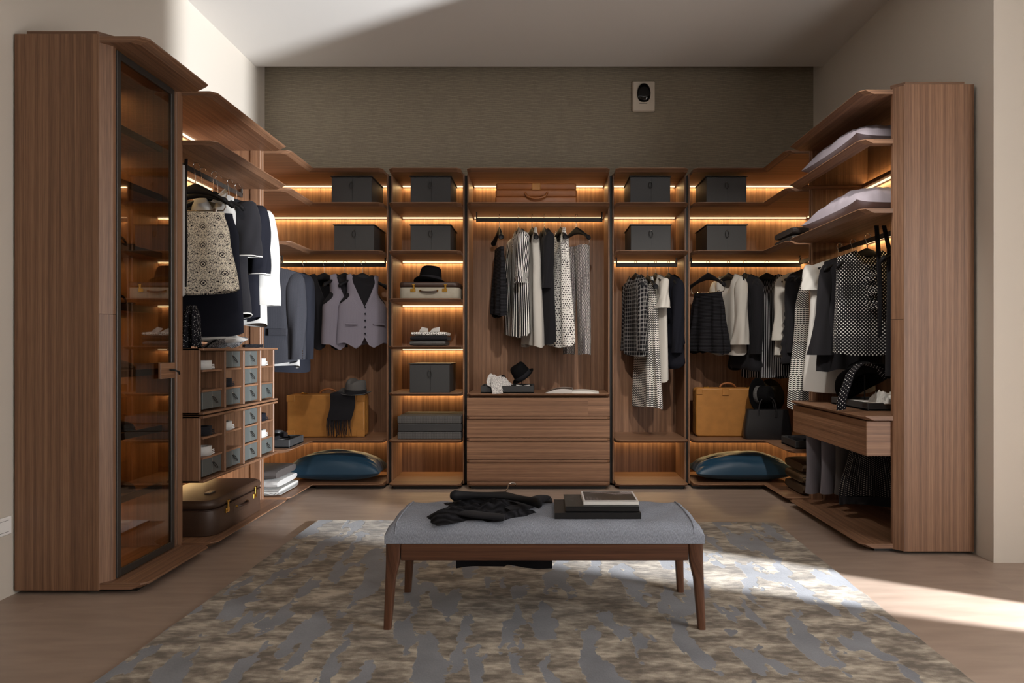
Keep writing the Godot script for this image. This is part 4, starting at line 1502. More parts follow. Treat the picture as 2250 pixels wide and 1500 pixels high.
func left_corner() -> void:
	thin = .85
	var z := -5.85
	var Y := 1.755
	var vd := [[0, .025], [.15, .08], [1, .075]]
	hang("dark waistcoat mostly hidden behind the grey jackets", garment({"len": .58, "w": [[0, .135], [.25, .13], [.45, .2], [1, .205]], "d": vd, "nf": .24, "vee": true, "nw": .09, "folds": 3, "amp": .006, "points": .05}), M.navy_cloth, "waistcoat", Vector3(-1.9959, Y, z), 48, "black hanger nearest the grey jackets, holding a dark waistcoat")
	hang("black waistcoat second from the left on the corner rail", garment({"len": .60, "w": [[0, .135], [.25, .13], [.45, .2], [1, .21]], "d": vd, "nf": .24, "vee": true, "nw": .09, "folds": 3, "amp": .006, "points": .05}), M.black_cloth, "waistcoat", Vector3(-1.8238, Y, z), 44, "black hanger holding the black waistcoat")
	hang("grey waistcoat partly hidden behind the foremost one", garment({"len": .58, "w": [[0, .135], [.25, .13], [.45, .2], [1, .21]], "d": vd, "nf": .24, "vee": true, "nw": .09, "folds": 3, "amp": .006, "points": .055}), M.vest, "waistcoat", Vector3(-1.6518, Y, z), 44, "black hanger holding the half-hidden grey waistcoat")
	part("lining", garment({"len": .50, "w": [[0, .13], [.25, .125], [.45, .19], [1, .195]], "d": [[0, .015], [.15, .065], [1, .062]], "nf": .03, "nw": .07, "folds": 3, "amp": .003}), M.black_cloth, get_child(get_child_count() - 1))
	var w := thing("waistcoat", "grey buttoned waistcoat hanging nearest to the dark upright, fully seen", "waistcoat", Vector3(-1.5026, Y, z), 30)
	hanger("black hanger holding the foremost grey waistcoat", Vector3(-1.5026, Y, z), 30)
	part("body", garment({"len": .575, "w": [[0, .135], [.25, .13], [.45, .205], [1, .222]], "d": vd, "nf": .25, "vee": true, "nw": .10, "folds": 3, "amp": .005, "points": .055}), M.vest, w)
	part("lining", garment({"len": .50, "w": [[0, .13], [.25, .125], [.45, .195], [1, .205]], "d": [[0, .015], [.15, .065], [1, .062]], "nf": .03, "nw": .07, "folds": 3, "amp": .003}), M.black_cloth, w)
	for i in 5:
		var b := MB.new()
		b.tube([Vector3(0, -.28 - .055 * i, .078), Vector3(0, -.28 - .055 * i, .086)], .008, .006, 10)
		part("button", b, M.suit_dark, w)
	for s in [-1, 1]:
		part("pocket", bx(Vector3(s * .115, -.42, .076), Vector3(.10, .014, .012), 0, .003), M.vest, w)
	# jackets on the side rail
	var jz := [-5.42, -5.30, -5.20]
	hang("dark blue-grey jacket behind the two grey ones in the left corner", garment({"len": .80, "w": [[0, .225], [.2, .225], [1, .25]], "d": [[0, .05], [.15, .10], [1, .09]], "nw": .07, "folds": 3, "amp": .007, "slope": .28, "sl": {"len": .66, "r0": .095, "r1": .07, "out": 5, "flat": .8}}), M.suit_dark, "jacket", Vector3(-2.07, Y, -5.46), 8, "black hanger holding the dark blue-grey jacket")
	var jk := thing("jacket", "grey pinstripe suit jacket with four cuff buttons hanging in the left corner", "jacket", Vector3(-2.085, Y, -5.27), 10)
	hanger("black hanger holding the grey pinstripe jacket", Vector3(-2.085, Y, -5.27), 10)
	part("body", garment({"len": .73, "w": [[0, .225], [.2, .215], [.55, .20], [1, .225]], "d": [[0, .05], [.15, .10], [1, .09]], "nw": .07, "nf": .2, "vee": true, "folds": 3, "amp": .005, "slope": .28, "sl": {"len": .66, "r0": .095, "r1": .068, "out": 6, "flat": .85}}), M.suit, jk)
	part("pocket", bx(Vector3(.10, -.50, .098), Vector3(.13, .055, .008), 0, .003), M.suit, jk)
	for i in 4:
		var b := MB.new()
		b.tube([Vector3(.27, -.64 - .018 * i, .058), Vector3(.27, -.64 - .018 * i, .066)], .007, .005, 8)
		part("button", b, M.chrome, jk)
	lone("shirt_tail", garment({"len": .742, "w": [[0, .16], [1, .22]], "d": [[0, .02], [.2, .05], [1, .05]], "folds": 4, "amp": .008}), M.blanket_white, "white shirt whose tail shows below the grey pinstripe jacket", "shirt", Vector3(-2.09, Y - .02, -5.36), 8)
	# tan suitcase with scarf and hat
	var sc := thing("suitcase", "worn tan leather suitcase standing behind a black fringed scarf", "suitcase", Vector3(-1.7845, .398, -5.83), 3)
	part("body", slab_up(.635, .355, .085, .03, -.045), M.tan, sc)
	part("lid", slab_up(.635, .355, .085, .03, .045), M.tan, sc)
	for s in [-1, 1]:
		for y in [.02, .335]:
			part("corner_patch", bx(Vector3(s * .285, y + (.012 if y < .1 else -.012), .089), Vector3(.065, .055, .006), 0, .003), M.tan, sc)
	grip(sc, Vector3(-.07, .356, 0), Vector3(.07, .356, 0), Vector3(0, .04, 0), .011, M.tan_dark)
	for s in [-1, 1]:
		part("catch", bx(Vector3(s * .2, .358, .0), Vector3(.05, .012, .02), 0, .003), M.brass, sc)
	var hp := Vector3(-1.5494, .762, -5.80)
	hat("grey tweed hat with a black band on the tan suitcase", hp, -20, M.tweed, M.black_cloth, .098, .115, .045, .03, Vector3(4, 0, -6), .012)
	# fringed scarf hanging down the front of the suitcase
	var fs := thing("scarf", "black fringed scarf hanging over the front of the tan suitcase", "scarf", Vector3(-1.6392, .398, -5.72), 3)
	var pts := []
	for i in 16:
		var k := i / 15.0
		pts.append(Vector3(.02 * sin(k * 3) - .02 * k, .368 - .22 * maxf(0, k - .25) / .75 if k > .25 else .368, .022 - .12 * maxf(0, .25 - k) / .25 + .008 * sin(k * 8)))
	part("cloth", ribbon(pts, .20, Vector3(1, 0, 0), .012), M.black_cloth, fs)
	var fr := MB.new()
	for i in 30:
		var x := -.115 + .19 * i / 29.0
		var l := rng.randf_range(.13, .16)
		fr.tube([Vector3(x, .165, .022), Vector3(x + rng.randf_range(-.006, .006), .10, .026), Vector3(x + rng.randf_range(-.012, .012), .165 - l, .024)], .0036, .002, 5)
	var fo := part("fringe", fr, M.black_cloth, fs)
	fo.set_meta("kind", "stuff")
	# tray on the bench shelf
	tray("grey tray with black accessories at the end of the left corner shelf", Vector3(-2.03, .398, -5.30), 0, .33, .31, .06)
	for i in 3:
		var q := MB.new()
		var arc := []
		for k in 13:
			var a := k / 12.0 * PI * 1.5 + i
			arc.append(Vector3(cos(a) * (.10 - .02 * i), .02 + .024 * i + .01 * sin(a * 2), sin(a) * .10))
		q = ribbon(arc, .035, Vector3(0, 1, 0), .006)
		lone("belt", q, [M.hide, M.black_cloth, M.hide][i], ["coiled black leather belt at the bottom of the left corner tray", "coiled black cloth belt in the middle of the left corner tray", "coiled black leather belt on top in the left corner tray"][i], "belt", Vector3(-2.0, .412, -5.29))
	lone("pillow", pillow_mb(.80, .40, .235, 3), M.blue_silk, "dark blue silk pillow on the base below the tan suitcase in the left corner", "pillow", Vector3(-1.7016, .049, -5.80), 0)
	for i in 3:
		lone("folded_blanket", folded_mb(.40, .42, .058 if i < 2 else .072, 1, 20 + i), [M.blanket_rib, M.blanket_white, M.blanket_grey][i], ["ribbed white blanket at the bottom of the pile in the left corner", "plain white blanket in the middle of the pile in the left corner", "grey blanket on top of the pile in the left corner"][i], "blanket", Vector3(-2.12 - .01 * i, .049 + i * .06, -5.29), 0)

func slab_up(w: float, h: float, d: float, r: float, z: float) -> MB:
	# a rounded slab standing upright, thickness d along z
	var m := MB.new()
	m.x = Transform3D(Basis(Vector3.RIGHT, PI / 2), Vector3(0, h / 2, z))
	var s := slab(w, h, -d / 2, d / 2, r, .012)
	for i in s.v.size():
		s.v[i] = m.x * s.v[i]
	return s

func right_corner() -> void:
	thin = .62
	var z := -5.85
	var Y := 1.755
	hang("flared black banded skirt clipped in the right corner unit", garment({"len": .50, "w": [[0, .15], [.3, .18], [1, .225]], "d": [[0, .045], [1, .10]], "nw": .0, "slope": .0, "nf": 0.0, "nb": 0.0, "folds": 10, "amp": .02}), M.banded, "skirt", Vector3(1.3956, Y - .155, z), -56, "black hanger with clips holding the flared skirt", .075, true)
	move_hanger(.155)
	hang("white blouse with bell sleeves beside the flared skirt", garment({"len": .67, "w": [[0, .185], [.2, .17], [1, .20]], "d": [[0, .02], [.12, .08], [1, .10]], "nf": .12, "nw": .085, "folds": 5, "amp": .016, "sl": {"len": .55, "r0": .085, "r1": .07, "out": 8, "flare": .05, "flat": .8}}), M.cream_cloth, "blouse", Vector3(1.5676, Y, z), -66, "black hanger holding the white bell-sleeved blouse")
	hang("black ruffled top with long sleeves between blouse and striped dress", garment({"len": .80, "w": [[0, .18], [.15, .165], [1, .18]], "d": [[0, .025], [.12, .08], [1, .09]], "nf": .09, "folds": 5, "amp": .012, "tiers": 6.0, "sl": {"len": .62, "r0": .085, "r1": .07, "out": 8, "flat": .8}}), M.black_cloth, "top", Vector3(1.7053, Y, z), -68, "black hanger holding the black ruffled top")
	lone("ribbon_tie", ribbon([Vector3(0, 0, 0), Vector3(.004, -.15, .004), Vector3(0, -.3, 0), Vector3(.004, -.42, .002)], .014, Vector3(1, 0, 0), .003), M.black_cloth, "thin dark ribbon hanging in front of the black ruffled top", "ribbon", Vector3(1.6425, 1.74, -5.66))
	hang("black dress with fine white stripes above the wide-brimmed hat", garment({"len": .86, "w": [[0, .19], [.15, .185], [1, .23]], "d": [[0, .025], [.12, .08], [1, .10]], "nf": .10, "nw": .10, "folds": 7, "amp": .02, "sl": {"len": .36, "r0": .085, "r1": .075, "out": 10, "flat": .8}}), M.stripe_fine, "dress", Vector3(1.8888, Y, z), -46, "black hanger holding the fine-striped dress")
	# on the side rail
	hang("white blouse with frilled cuffs on the side rail of the right corner", garment({"len": .68, "w": [[0, .2], [.2, .19], [1, .23]], "d": [[0, .02], [.12, .07], [1, .09]], "folds": 5, "amp": .014, "sl": {"len": .50, "r0": .08, "r1": .065, "out": 6, "flare": .045, "flat": .8}}), M.cream_cloth, "blouse", Vector3(2.09, Y, -5.62), 14, "black hanger holding the frill-cuffed white blouse")
	hang("black tiered top on the side rail of the right corner", garment({"len": .74, "w": [[0, .19], [.2, .2], [1, .25]], "d": [[0, .025], [.12, .08], [1, .09]], "folds": 5, "amp": .012, "tiers": 9.0, "sl": {"len": .60, "r0": .085, "r1": .07, "out": 5, "flat": .8}}), M.black_cloth, "top", Vector3(2.10, Y, -5.44), 16, "black hanger holding the black tiered top")
	hang("zigzag dress partly hidden behind the right bay's upright", garment({"len": 1.06, "w": [[0, .13], [.3, .19], [1, .25]], "d": [[0, .02], [.12, .07], [1, .09]], "folds": 6, "amp": .016}), M.zigzag, "dress", Vector3(2.10, Y, -5.28), 10, "black hanger holding the half-hidden zigzag dress")
	# luggage
	var sc := thing("suitcase", "smooth tan suitcase with handle and leather tag standing behind the black handbag", "suitcase", Vector3(1.5678, .398, -5.87), -3)
	part("body", slab_up(.56, .405, .085, .03, -.045), M.tan, sc)
	part("lid", slab_up(.56, .405, .085, .03, .045), M.tan, sc)
	grip(sc, Vector3(-.065, .406, 0), Vector3(.065, .406, 0), Vector3(0, .036, 0), .011, M.tan_dark)
	part("luggage_tag", bx(Vector3(-.035, .375, .093), Vector3(.055, .06, .006), 1, .002), M.tan, sc)
	part("corner_patch", bx(Vector3(-.25, .375, .0905), Vector3(.05, .045, .005), 0, .002), M.tan, sc)
	for s in [-1, 1]:
		part("catch", bx(Vector3(s * .18, .407, .0), Vector3(.045, .012, .02), 0, .003), M.brass, sc)
	var h1 := hat("wide-brimmed black hat with a pale cord leaning above the handbag", Vector3(1.775, .752, -5.725), 0, M.felt, M.tweed, .084, .12, .066, .004, Vector3.ZERO, .004)
	hat_axis(h1, Vector3(.70, .10, .70))
	var h2 := hat("brown-lined wide hat behind the black one in the right corner", Vector3(1.93, .735, -5.86), 0, M.felt_brown, M.felt, .08, .10, .06, .004, Vector3.ZERO, .004)
	hat_axis(h2, Vector3(.35, .15, .9))
	# handbag
	var hb := thing("handbag", "black leather tote handbag with looped handles before the tan suitcase", "handbag", Vector3(1.8325, .398, -5.66), -4)
	var rings := []
	for i in 9:
		var t := i / 8.0
		var wv := lerpf(.40, .335, pow(t, 1.2)) - .03 * pow(1 - t, 6)
		var dv := lerpf(.13, .07, t) - .03 * pow(1 - t, 6)
		var ring := []
		for p in rounded_rect(wv, dv, .03):
			ring.append(Vector3(p.x, .232 * t + (.012 * pow(absf(p.x) / .17, 2) if t > .9 else 0.0), p.y))
		ring.reverse()
		rings.append(ring)
	var bm := MB.new()
	bm.loft(rings)
	part("body", bm, M.hide, hb)
	for s in [-1, 1]:
		var hm := MB.new()
		var hpts := []
		for i in 17:
			var a := PI * i / 16.0
			hpts.append(Vector3(cos(a) * .07 - .005, .19 + .155 * pow(sin(a), .6), s * .036))
		hm.tube(hpts, .006, .006, 8)
		part("strap", hm, M.hide, hb)
	part("strap_tab", bx(Vector3(.06, .205, .0435), Vector3(.022, .05, .006), 1, .002), M.hide, hb)
	# tray, pillow, blankets
	tray("grey tray with folded black cloth at the end of the right corner shelf", Vector3(2.02, .398, -5.25), 0, .32, .31, .06)
	lone("folded_cloth", folded_mb(.24, .22, .06, 2, 40), M.black_cloth, "folded black cloth lying in the right corner tray", "cloth", Vector3(2.03, .411, -5.26), 12)
	lone("pillow", pillow_mb(.84, .40, .225, 9), M.blue_silk, "dark blue silk pillow on the base below the handbag in the right corner", "pillow", Vector3(1.6640, .049, -5.80), 0)
	for i in 3:
		lone("folded_blanket", folded_mb(.36, .38, .08, 1, 50 + i), [M.blanket_brown, M.blanket_taupe, M.blanket_brown][i], ["dark brown blanket at the bottom of the pile in the right corner", "taupe blanket in the middle of the pile in the right corner", "brown blanket on top of the pile in the right corner"][i], "blanket", Vector3(2.10, .049 + i * .082, -5.30), 0)
	for i in 2:
		lone("folded_blanket", folded_mb(.42, .40, .058, 1, 60 + i), [M.tweed_dark, M.blanket_grey][i], ["ribbed grey throw under another on the right corner shelf", "dark grey throw lying on top on the right corner shelf"][i], "blanket", Vector3(2.06, 1.919 + i * .06, -5.33), 0)

func left_bay() -> void:
	thin = 1.0
	var X := -2.15
	var Y := 2.13
	var u := .102
	# scarf and belt at the near end
	lone("fringed_scarf", garment({"len": .78, "w": [[0, .07], [1, .06]], "d": [[0, .02], [1, .03]], "nw": 0.0, "slope": .1, "nf": 0.0, "nb": 0.0, "folds": 6, "amp": .008}), M.blanket_white, "pale scarf at the near end of the left rail beside the glass cabinet", "scarf", Vector3(-2.15, 2.21, -4.06), 0)
	lone("belt_strap", ribbon([Vector3(0, .02, -.01), Vector3(0, -.2, .004), Vector3(.004, -.5, 0), Vector3(0, -.74, .004)], .022, Vector3(1, 0, 0), .005), M.hide, "black strap hanging beside the pale scarf on the left rail", "belt", Vector3(-2.108, 2.24, -4.12))
	hang("cream skirt with black ornamental print clipped to its hanger", garment({"len": .485, "w": [[0, .175], [.3, .205], [1, .255]], "d": [[0, .03], [1, .07]], "nw": .0, "slope": .0, "nf": 0.0, "nb": 0.0, "folds": 6, "amp": .012}), M.ornament, "skirt", Vector3(-2.112, Y - .165, -4.25), 0, "black hanger with clips holding the ornamental skirt", u, true)
	move_hanger(.165)
	hang("plain black pencil skirt hanging behind the ornamental one", garment({"len": .758, "w": [[0, .19], [.2, .23], [1, .258]], "d": [[0, .03], [1, .05]], "nw": .0, "slope": .0, "nf": 0.0, "nb": 0.0, "folds": 2, "amp": .006}), M.navy_cloth, "skirt", Vector3(-2.13, Y - .15, -4.37), 0, "black hanger holding the plain black pencil skirt", u)
	move_hanger(.15)
	var sh := thing("shirt", "white shirt with open collar between the skirts and the black dress", "shirt", Vector3(-2.10, Y, -4.46), 0)
	hanger("black hanger holding the white collared shirt", Vector3(-2.10, Y, -4.46), 0, u)
	part("body", garment({"len": .62, "w": [[0, .13], [.2, .14], [1, .15]], "d": [[0, .02], [.12, .05], [1, .05]], "folds": 3, "amp": .008, "nf": .1, "vee": true}), M.white_cloth, sh)
	for s in [-1, 1]:
		var cm := MB.new()
		for q in [0.0, .004]:
			cm.face([Vector3(s * .065, .035, -.02 + q), Vector3(s * .012, -.07, .065 + q), Vector3(s * .10, -.085, .06 + q), Vector3(s * .10, .0, .02 + q)], Vector3(0, 0, -1 if q > 0 else 1), [Vector2.ZERO, Vector2(.1, 0), Vector2(.1, .1), Vector2(0, .1)])
		part("collar", cm, M.white_cloth, sh)
	var pd := hang("black dress with white piping at cuffs and hem before the white coat", garment({"len": .78, "w": [[0, .185], [.15, .185], [.6, .19], [1, .215]], "d": [[0, .025], [.12, .07], [1, .08]], "folds": 3, "amp": .01, "nf": .07, "slope": .3, "sl": {"len": .36, "r0": .09, "r1": .075, "out": 20, "flat": .7}}), M.black_cloth, "dress", Vector3(-2.12, Y, -4.56), 0, "black hanger holding the black dress with piping", u)
	part("piping", piping(cuff_rings + [hem_ring]), M.white_cloth, pd, "white piping")
	var nd := hang("dark navy dress with white trim behind the black dress", garment({"len": .80, "w": [[0, .19], [.15, .185], [1, .20]], "d": [[0, .025], [.12, .07], [1, .07]], "folds": 3, "amp": .01, "slope": .3, "sl": {"len": .46, "r0": .09, "r1": .07, "out": 14, "flat": .7}}), M.navy_cloth, "dress", Vector3(-2.10, Y, -4.68), 0, "black hanger holding the navy dress", u)
	part("piping", piping(cuff_rings), M.white_cloth, nd, "white piping")
	hang("long-sleeved white coat at the far end of the left rail", garment({"len": .835, "w": [[0, .19], [.15, .19], [1, .205]], "d": [[0, .03], [.12, .08], [1, .08]], "folds": 3, "amp": .012, "slope": .32, "sl": {"len": .66, "r0": .095, "r1": .085, "out": 11, "flat": .8, "fwd": .05}}), M.white_cloth, "coat", Vector3(-2.10, Y, -4.80), 0, "black hanger holding the white coat", u)
	# pigeonhole cabinets
	var D := [[[0, 1, 1, 0], [0, 0, 1, 0], [1, 1, 1, 1]], [[0, 0, 1, 0], [0, 0, 1, 0], [1, 1, 1, 1]]]
	for k in 2:
		var y0: float = .762 if k == 0 else .378
		var o := thing("pigeonhole_cabinet", ["upper walnut pigeonhole cabinet with grey drawers and rolled ties, under the hanging dresses", "lower walnut pigeonhole cabinet with grey drawers and rolled ties, above the brown suitcase"][k], "cabinet", Vector3.ZERO, 0, "pigeonhole cabinets on the left wall")
		var zf := -3.925
		var zb := -5.03
		var xf := -1.905
		var xb := -2.386
		var H := .376
		part("end_board", bx(Vector3((xf + xb) / 2 - .012, y0 + H / 2, zf - .010), Vector3(xf - xb - .024, H, .02), 1, .003), M.wood, o)
		part("end_board", bx(Vector3((xf + xb) / 2 - .012, y0 + H / 2, zb + .010), Vector3(xf - xb - .024, H, .02), 1, .003), M.wood, o)
		part("top_board", bx(Vector3((xf + xb) / 2, y0 + H - .007, (zf + zb) / 2), Vector3(xf - xb, .014, zf - zb), 2, .003), M.wood, o)
		part("bottom_board", bx(Vector3((xf + xb) / 2, y0 + .007, (zf + zb) / 2), Vector3(xf - xb, .014, zf - zb), 2, .003), M.wood, o)
		part("back_board", bx(Vector3(xb + .006 + .16, y0 + H / 2, (zf + zb) / 2), Vector3(.012, H - .028, zf - zb - .04), 1, 0.0), M.wood, o)
		var cw := (zf - zb - .04) / 4
		var rh := (H - .028) / 3
		for c in range(1, 4):
			part("divider", bx(Vector3(xf - .16, y0 + H / 2, zf - .02 - cw * c), Vector3(.31, H - .03, .018), 1, .004), M.wood, o)
		for c in 4:
			for r in 3:
				var yb: float = y0 + .014 + rh * (2 - r)
				var zc: float = zf - .02 - cw * (c + .5)
				if r < 2:
					part("shelf", bx(Vector3(xf - .17, yb, zc), Vector3(.30, .012, cw - .026), 2, .002), M.wood, o)
				if D[k][r][c]:
					var d := part("drawer", bx(Vector3(xf - .165, yb + rh / 2 + .003, zc), Vector3(.28, rh - .018, cw - .034), 1, .002), M.drawer_grey, o)
					part("seam", bx(Vector3(xf - .0245, yb + rh / 2 + .003, zc), Vector3(.003, rh - .02, .004), 1, 0.0), M.chrome_dull, d)
					pull_loop(d, Vector3(xf - .024, yb + rh * .72, zc), .85, 1, .8)
	# rolled ties: cabinet, row, column, colour
	var where := ["first pigeonhole from the near end, top row", "second pigeonhole, middle row", "last pigeonhole at the far end, top row", "first pigeonhole, top row", "second pigeonhole, top row", "last pigeonhole, top row", "first pigeonhole, middle row", "last pigeonhole, middle row"]
	var n := 0
	for q in [[0, 0, 0, 0], [0, 1, 1, 1], [0, 0, 3, 0], [1, 0, 0, 1], [1, 0, 1, 0], [1, 0, 3, 2], [1, 1, 0, 0], [1, 1, 3, 0]]:
		var y0: float = .762 if q[0] == 0 else .378
		var rh := (.376 - .028) / 3
		var cw := (1.105 - .04) / 4
		belt_roll(["rolled white tie", "rolled black tie", "rolled navy tie"][q[3]] + " in the " + ["upper", "lower"][q[0]] + " cabinet's " + where[n], Vector3(-1.985, y0 + .021 + rh * (2 - q[1]), -3.945 - cw * (q[2] + .42)), [M.white_cloth, M.black_cloth, M.navy_cloth][q[3]], 90)
		n += 1
	# on the cabinets
	var yt := 1.139
	lone("dotted_scarf", garment({"len": .25, "w": [[0, .025], [.2, .042], [1, .052]], "d": [[0, .025], [.3, .04], [1, .05]], "nw": 0.0, "slope": .0, "nf": 0.0, "nb": 0.0, "folds": 7, "amp": .014}), M.specks, "black scarf with white specks heaped at the near end of the pigeonhole top", "scarf", Vector3(-2.06, yt + .25, -4.10), 0)
	var wh := thing("clutch", "white oval clutch lying on the pigeonhole top", "clutch", Vector3(-2.03, yt + .028, -4.42), 0)
	part("body", pillow_mb(.26, .2, .062, 77, .4, .1), M.white_cloth, wh)
	var ps := []
	for i in 16:
		var w := i / 15.0
		ps.append(Vector3(-.05 + .02 * sin(w * 7), .018 + .022 * sin(w * 9) * w, .17 - .42 * w))
	lone("printed_scarf", ribbon(ps, .13, Vector3(.8, .5, 0).normalized(), .02), M.scarf_print, "black and silver printed scarf lying under the white clutch", "scarf", Vector3(-1.985, yt + .004, -4.42), 0)
	var gl := MB.new()
	gl.face([Vector3(-.05, .0, 0), Vector3(.06, .0, .0), Vector3(.08, .02, -.06), Vector3(-.02, .045, -.08)], Vector3(0, -1, 0), [Vector2.ZERO, Vector2(.1, 0), Vector2(.1, .1), Vector2(0, .1)])
	gl.face([Vector3(-.05, .0, 0), Vector3(.06, .0, .0), Vector3(.08, .014, -.06), Vector3(-.02, .038, -.08)], Vector3(0, 1, 0), [Vector2.ZERO, Vector2(.1, 0), Vector2(.1, .1), Vector2(0, .1)])
	lone("pocket_square", folded_mb(.12, .13, .022, 2, 90), M.black_cloth, "folded dark pocket square at the far end of the pigeonhole top", "cloth", Vector3(-1.99, yt + .002, -4.80), 30)
	# brown suitcase
	var sc := thing("suitcase", "large brown leather suitcase with brass locks lying under the pigeonhole cabinets", "suitcase", Vector3(-2.11, .049, -4.38), 90)
	part("body", slab(.74, .44, .0, .148, .09, .006), M.brown_leather, sc)
	part("lid", slab(.744, .444, .150, .205, .09, .022), M.brown_leather, sc)
	part("rim", slab(.746, .446, .146, .152, .09, .002), M.brown_dark, sc)
	lock_plate(sc, Vector3(-.20, .135, .221), 0, M.brass, 1.15)
	lock_plate(sc, Vector3(.20, .135, .221), 0, M.brass, 1.15)
	part("handle_plate", bx(Vector3(0, .105, .221), Vector3(.2, .06, .003), 0, .001), M.brown_leather, sc)
	grip(sc, Vector3(-.075, .112, .223), Vector3(.075, .112, .223), Vector3(0, .0, .03), .008, M.brown_dark)
	part("name_tag", bx(Vector3(-.12, .208, .08), Vector3(.075, .006, .035), 0, .002), M.chrome_dull, sc)

func right_bay() -> void:
	thin = .8
	var Y := 1.762
	var u := .066
	hang("white short-sleeved dress at the far end of the right rail", garment({"len": .93, "w": [[0, .2], [.15, .2], [.3, .2], [1, .25]], "d": [[0, .025], [.12, .07], [1, .08]], "folds": 3, "amp": .012, "sl": {"len": .17, "r0": .075, "r1": .07, "out": 26, "flat": .6}}), M.white_cloth, "dress", Vector3(2.075, Y, -4.86), 0, "black hanger holding the white short-sleeved dress", u)
	hang("sheer black top with flared sleeves before the white dress", garment({"len": .77, "w": [[0, .19], [.15, .17], [1, .24]], "d": [[0, .025], [.12, .07], [1, .09]], "folds": 7, "amp": .016, "sl": {"len": .62, "r0": .058, "r1": .05, "out": 12, "flare": .06, "flat": .6, "tuck": 1}}), M.black_cloth, "top", Vector3(2.08, Y, -4.66), 0, "black hanger holding the sheer black top", u)
	var bl := hang("black blouse with white dots and a ruffled neck on the right rail", garment({"len": .66, "w": [[0, .19], [.1, .195], [1, .215]], "d": [[0, .035], [.12, .07], [1, .09]], "folds": 5, "amp": .012, "nf": .05, "nw": .07}), M.dots, "blouse", Vector3(2.075, Y, -4.44), 0, "black hanger holding the dotted blouse", u)
	var rf := MB.new()
	for s in [-.03, .0, .03]:
		var pts := []
		for i in 16:
			var w := i / 15.0
			pts.append(Vector3(s + .012 * sin(w * 16 + s * 60), -.10 - .28 * w, .085 + .01 * cos(w * 20)))
		var r := ribbon(pts, .035, Vector3(.9, 0, .4).normalized(), .006)
		var base := rf.v.size()
		rf.v.append_array(r.v)
		rf.uv.append_array(r.uv)
		for g in r.sg:
			rf.sg.append(g + base)
	part("ruffle", rf, M.dots, bl)
	for i in 2:
		lone("neck_ribbon", ribbon([Vector3(.0, .05, -.02), Vector3(-.004 + .02 * i, -.1, .01), Vector3(.0 + .01 * i, -.3, .02), Vector3(.01 * i, -.62 + .16 * i, .02)], .026, Vector3(1, 0, .15).normalized(), .005), M.black_cloth, ["long black ribbon hanging in front of the dotted blouse", "shorter black ribbon beside the end panel on the right rail"][i], "ribbon", Vector3(2.03 + .045 * i, 1.83, -4.20))
	hang("black jacket at the near end of the right rail beside the end panel", garment({"len": .80, "w": [[0, .14], [.15, .15], [1, .16]], "d": [[0, .03], [.12, .07], [1, .07]], "folds": 3, "amp": .008}), M.black_cloth, "jacket", Vector3(2.21, Y, -4.14), 0, "black hanger holding the black jacket beside the end panel", u)
	# pillows
	lone("pillow", pillow_mb(.88, .50, .20, 21), M.lilac, "pale lilac pillow on the upper shelf of the right bay", "pillow", Vector3(2.06, 2.306, -4.44), 90)
	lone("pillow", pillow_mb(.88, .50, .21, 22), M.lilac, "pale lilac pillow on the lower shelf of the right bay", "pillow", Vector3(2.06, 1.919, -4.44), 90)
	# counter tray
	var tr := tray("grey tray with a black hat and a white cloth on the right counter", Vector3(2.165, .762, -4.435), 0, .42, .53, .048)
	var hs := thing("hat_stand", "short dark stand in the right counter tray under the large hat", "stand", Vector3(2.06, .776, -4.44))
	var rod := MB.new()
	rod.tube([Vector3(0, 0, 0), Vector3(0, .19, 0)], .005)
	part("rod", rod, M.black, hs)
	part("foot", slab(.08, .08, 0, .006, .02, .002), M.black, hs)
	var bh := hat("large black hat with wavy brim tilted on a stand in the right tray", Vector3(2.03, .925, -4.39), 0, M.felt, M.felt, .10, .12, .078, .01, Vector3.ZERO, .022)
	hat_axis(bh, Vector3(-.1, .72, -.62), 40)
	lone("dotted_scarf", ribbon([Vector3(2.1615, 0.9521, -4.3400), Vector3(2.0797, 1.0129, -4.3000), Vector3(1.9936, 1.0392, -4.2600), Vector3(1.9197, 1.0374, -4.2200), Vector3(1.8550, 0.9865, -4.1800), Vector3(1.8129, 0.9177, -4.1400), Vector3(1.7897, 0.8589, -4.1300), Vector3(1.7832, 0.8149, -4.1400), Vector3(1.7848, 0.7707, -4.1500)], .055, Vector3(.75, .2, .63).normalized(), .012), M.dots_small, "black scarf with white dots draped over the hat in the right counter tray", "scarf")
	lone("handkerchief", pillow_mb(.15, .14, .075, 31, .2, 2.0), M.white_cloth, "crumpled white cloth at the near right of the counter tray", "cloth", Vector3(2.10, .79, -4.24), 20)
	lone("notebook", bx(Vector3(0, .02, 0), Vector3(.22, .02, .30), 0, .003), M.paper, "flat white notebook lying in the right counter tray", "notebook", Vector3(2.09, .779, -4.345), 0)
	# trousers on the pull-out rack under the drawer
	for i in 3:
		lone("trousers", trousers(.40 - .02 * i, .14, .062, .03, .012), [M.grey_dark, M.grey_dark, M.blanket_grey][i], ["grey trousers farthest back under the right drawer", "grey trousers in the middle under the right drawer", "lighter grey trousers beside the dotted skirt under the right drawer"][i], "trousers", Vector3([1.97, 2.03, 2.08][i], .53, [-4.86, -4.75, -4.64][i]), 12)
	var kn := thing("skirt", "black skirt with pale flecks and a plain black hem under the right drawer", "skirt", Vector3(2.115, .53, -4.46), -8)
	part("body", garment({"len": .34, "w": [[0, .13], [1, .2]], "d": [[0, .04], [1, .07]], "nw": 0.0, "slope": .0, "nf": 0.0, "nb": 0.0, "folds": 9, "amp": .014}), M.knit_dark, kn)
